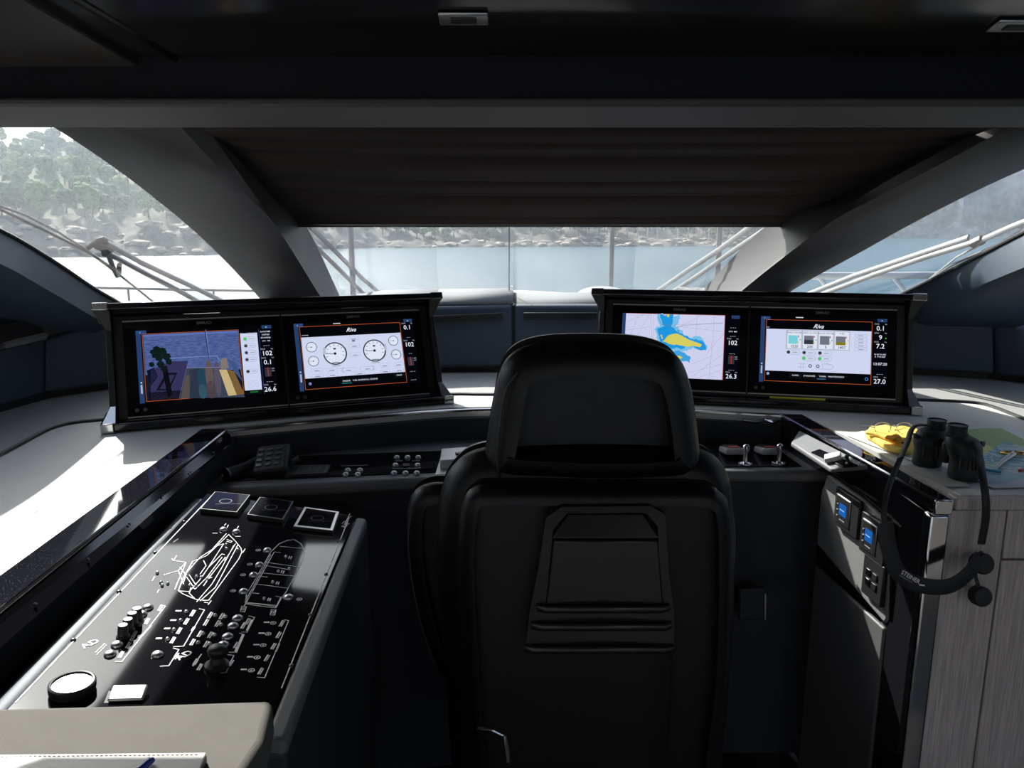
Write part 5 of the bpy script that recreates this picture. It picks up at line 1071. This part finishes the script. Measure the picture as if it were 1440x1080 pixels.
def interp(tab, x):
    if x <= tab[0][0]: return tab[0][1]
    for (a, b), (c, d) in zip(tab[:-1], tab[1:]):
        if x <= c: return b+(d-b)*(x-a)/(c-a)
    return tab[-1][1]
HL = [(0, -.6), (2, 1.0), (8, 3.2), (22, 8), (90, 25), (130, 27), (260, 27)]
HC = [(0, -.6), (2, .7), (8, 1.6), (18, 3.2), (40, 6), (90, 18), (260, 30)]
HR = [(0, -.6), (3, 2.5), (14, 7), (22, 34), (40, 56), (90, 74), (260, 90)]
def hgt(az, d):
    if az < -14: w_ = 0; h = interp(HL, d)
    elif az < -8: w_ = (az+14)/6; h = interp(HL, d)*(1-w_)+interp(HC, d)*w_
    elif az < 17.5: h = interp(HC, d)
    elif az < 21: w_ = (az-17.5)/3.5; h = interp(HC, d)*(1-w_)+interp(HR, d)*w_
    else: h = interp(HR, d)
    return h
def shoreR(az):
    R_ = interp([(-60, 150), (-35, 172), (-20, 180), (-13, 225), (0, 240), (16, 255), (20, 500), (28, 520), (60, 520)], az)
    return R_*(1+.035*noise.noise(V((az*.35, 3, 0)))+.012*noise.noise(V((az*1.6, 9, 0))))
def land(az, d):
    R_ = shoreR(az)+d; a = math.radians(az); x, y = R_*math.sin(a), R_*math.cos(a)
    h = hgt(az, d); amp = min(1, d/8)
    n1 = noise.fractal(V((x*.02, y*.02, 0)), 1, 2, 5)*(5 if az < 17 else 10); n2 = noise.fractal(V((x*.13, y*.13, h*.13)), .8, 2, 5)*(1.6 if az < 17 else 5)
    return V((x, y, SEA+h+(n1*min(1, d/40)+n2)*amp))
def rockm():
    m = mat('shore_ground', (.2, .2, .17), .9, spec=.1); n = m.node_tree; b = n.nodes['Principled BSDF']
    tc = n.nodes.new('ShaderNodeTexCoord'); t = n.nodes.new('ShaderNodeTexNoise'); t.inputs['Scale'].default_value = .12; t.inputs['Detail'].default_value = 9; t.inputs['Roughness'].default_value = .65
    sp_ = n.nodes.new('ShaderNodeSeparateXYZ'); mr = n.nodes.new('ShaderNodeMapRange'); mr.inputs['From Min'].default_value = SEA+4; mr.inputs['From Max'].default_value = SEA+13
    r = n.nodes.new('ShaderNodeValToRGB'); r.color_ramp.elements[0].position = .38; r.color_ramp.elements[1].position = .62; r.color_ramp.elements[0].color = (.07, .07, .06, 1); r.color_ramp.elements[1].color = (.18, .165, .145, 1)
    r2 = n.nodes.new('ShaderNodeValToRGB'); r2.color_ramp.elements[0].position = .42; r2.color_ramp.elements[1].position = .6; r2.color_ramp.elements[0].color = (.05, .07, .03, 1); r2.color_ramp.elements[1].color = (.12, .13, .07, 1)
    mx = n.nodes.new('ShaderNodeMix'); mx.data_type = 'RGBA'
    n.links.new(tc.outputs['Object'], t.inputs['Vector']); n.links.new(tc.outputs['Object'], sp_.inputs[0]); n.links.new(sp_.outputs['Z'], mr.inputs['Value']); n.links.new(t.outputs[0], r.inputs[0]); n.links.new(t.outputs[0], r2.inputs[0])
    n.links.new(mr.outputs[0], mx.inputs['Factor']); n.links.new(r.outputs[0], mx.inputs['A']); n.links.new(r2.outputs[0], mx.inputs['B']); n.links.new(mx.outputs['Result'], b.inputs['Base Color']); return m
def cliffm():
    m = mat('cliff_rock', (.2, .2, .2), .9, spec=.1); n = m.node_tree; b = n.nodes['Principled BSDF']
    tc = n.nodes.new('ShaderNodeTexCoord'); t = n.nodes.new('ShaderNodeTexNoise'); t.inputs['Scale'].default_value = .06; t.inputs['Detail'].default_value = 9; t.inputs['Roughness'].default_value = .7
    r = n.nodes.new('ShaderNodeValToRGB'); r.color_ramp.elements[0].position = .4; r.color_ramp.elements[1].position = .62; r.color_ramp.elements[0].color = (.08, .10, .12, 1); r.color_ramp.elements[1].color = (.34, .36, .38, 1)
    n.links.new(tc.outputs['Object'], t.inputs['Vector']); n.links.new(t.outputs[0], r.inputs[0]); n.links.new(r.outputs[0], b.inputs['Base Color']); return m
def terrain(name, a0, a1, st, m):
    ds = [0, .7, 1.5, 2.5, 4, 6, 8, 11, 14, 17, 20, 24, 28, 32, 37, 42, 48, 55, 62, 70, 78, 86, 95, 105, 115, 130, 150, 180, 220, 260]
    na = int((a1-a0)/st); vs = []; fs = []
    for i in range(na+1):
        for d in ds: vs.append(land(a0+st*i, d))
    k_ = len(ds)
    for i in range(na):
        for j in range(k_-1): q = i*k_+j; fs.append((q, q+k_, q+k_+1, q+1))
    mb = MB(); mb.add(vs, fs, m); return struct(mb.build(name, smooth=True, angle=50))
terrain('hillside', -46, 19, .25, rockm()); terrain('cliff', 18, 46, .2, cliffm())
# trees on the hillside: four crown shapes, copied one by one
TG = [mat('leaves_grey_green', (.05, .085, .03), .8, var=.4, vscale=.8, spec=.1), mat('leaves_pine_green', (.11, .18, .035), .8, var=.4, vscale=.8, spec=.1)]
BARK = mat('bark', (.12, .09, .07), .9)
protos = []
for k_ in range(4):
    random.seed(20+k_); t = bpy.data.objects.new('hillside_tree', None); C.objects.link(t); t.location = (0, 0, 0)
    bm = bmesh.new()
    for j in range(7):
        r_ = random.uniform(.9, 1.7); a = random.uniform(0, 6.28); q = random.uniform(0, 1.2) if j else 0
        g_ = bmesh.ops.create_icosphere(bm, subdivisions=3, radius=r_*.9, matrix=Matrix.Translation((q*math.cos(a), q*math.sin(a), 3.4+random.uniform(-.8, 1.2))) @ Matrix.Diagonal((1, 1, .75, 1)))
    for v in bm.verts: v.co += v.co.normalized()*0+V((noise.noise(v.co*1.7+V((k_, 0, 0)))*.45, noise.noise(v.co*1.7+V((0, k_, 9)))*.45, noise.noise(v.co*1.9)*.4))+V([noise.noise(v.co*5+V((j*7, 0, 0)))*.18 for j in range(3)])
    me = bpy.data.meshes.new('crown'); bm.to_mesh(me); bm.free(); me.materials.append(TG[k_ % 2]); cr = bpy.data.objects.new('crown', me); C.objects.link(cr); cr.parent = t
    mb = MB(); mb.tube([(0, 0, -.8), (.1, 0, 1.2), (0, .1, 3)], [.22, .17, .1], BARK, 7); mb.build('trunk', t)
    protos.append(t)
random.seed(5); n_t = 0
LABS = ['grey-green tree on the hillside seen through the left side window', 'bright green pine on the hillside seen through the left side window']
def puttree(az, d, s, lab, grp, used=[0, 0, 0, 0], got=[]):
    global n_t
    k_ = random.randrange(4) if lab is None else lab
    p = land(az, d)
    if any((p.x-q.x)**2+(p.y-q.y)**2 < (1.75*(s+t))**2 for q, t in got): return
    got.append((p, s)); r = protos[k_] if not used[k_] else dup(protos[k_], (0, 0, 0)); used[k_] = 1
    r.location = p; r.rotation_euler = (0, 0, random.uniform(0, 6.28)); r.scale = (s, s, s*random.uniform(.8, 1.15)); n_t += 1
    if grp == 'h': r['label'] = LABS[k_ % 2]; r['group'] = ('grey-green', 'bright green')[k_ % 2]+' trees on the left hillside'
    else: r['label'] = 'dark tree along the far shore seen through the centre windscreen'; r['group'] = 'trees on the far shore'
    r['category'] = 'tree'
for i in range(900):
    d = 16+random.random()**.9*92; az = random.uniform(-36, -20); puttree(az, d, random.uniform(.65, 1.35), None, 'h')
for i in range(420): puttree(random.uniform(-14, 17), random.uniform(13, 40), random.uniform(.8, 1.3), None, 'c')
# shore rocks
RK = mat('pale_rock', (.42, .36, .30), .9, var=.25, vscale=.6, spec=.1); rocks = []
for k_ in range(4):
    bm = bmesh.new(); bmesh.ops.create_icosphere(bm, subdivisions=3, radius=1)
    for v in bm.verts: v.co *= 1+.35*noise.noise(v.co*1.3+V((k_*5, 0, 0)))+.12*noise.noise(v.co*4); v.co.z *= .6
    me = bpy.data.meshes.new('rock'); bm.to_mesh(me); bm.free(); me.materials.append(RK); rocks.append(me)
random.seed(9); kept = []
for i in range(700):
    z_ = random.random()
    if z_ < .6: az = random.uniform(0, 16.5); d = random.uniform(1, 11); L_ = 'pale boulder on the far shore right of the windscreen seam'; G_ = 'boulders on the far shore'
    elif z_ < .68: az = random.uniform(-14, 0); d = random.uniform(1, 6); L_ = 'pale boulder on the far shore left of the windscreen seam'; G_ = 'boulders on the far shore, left'
    else: az = random.uniform(-36, -20); d = random.uniform(1, 14); L_ = 'pale boulder at the foot of the left hillside'; G_ = 'boulders below the hillside'
    p = land(az, d); s = random.uniform(.7, 2.0)
    if len(kept) >= 170 or any((p.x-q.x)**2+(p.y-q.y)**2 < (1.25*(s+t_))**2 for q, t_ in kept): continue
    kept.append((p, s)); o = bpy.data.objects.new('shore_rock', rocks[i % 4]); C.objects.link(o)
    o.location = p; o.scale = (s*1.25, s, s*.8); o.rotation_euler = (0, 0, random.uniform(0, 6)); tag(o, L_, 'rock', G_)
for i in range(14):
    az = 5.5+i*.72; mb = MB(); p = land(az, 13); mb.box((p.x-.18, p.y-.18, p.z-1), (p.x+.18, p.y+.18, p.z+3.6), GEL); mb.box((p.x-.3, p.y-.3, p.z+3.5), (p.x+.3, p.y+.3, p.z+3.75), GEL); tag(mb.build('shore_post'), 'small pale post above the rocks on the far shore', 'post', 'posts on the far shore')

# thin sea haze hanging over the bay
hz = bpy.data.materials.new('haze'); hz.use_nodes = True; n = hz.node_tree; n.nodes.clear(); o = n.nodes.new('ShaderNodeOutputMaterial'); vs_ = n.nodes.new('ShaderNodeVolumeScatter')
vs_.inputs['Color'].default_value = (.72, .87, 1, 1); vs_.inputs['Density'].default_value = .0005; vs_.inputs['Anisotropy'].default_value = .65; n.links.new(vs_.outputs[0], o.inputs['Volume'])
mb = MB(); mb.box((-420, 30, SEA-.5), (520, 640, 75), hz); tag(mb.build('haze'), 'thin pale haze over the bay between the yacht and the shore', 'haze', kind='stuff')
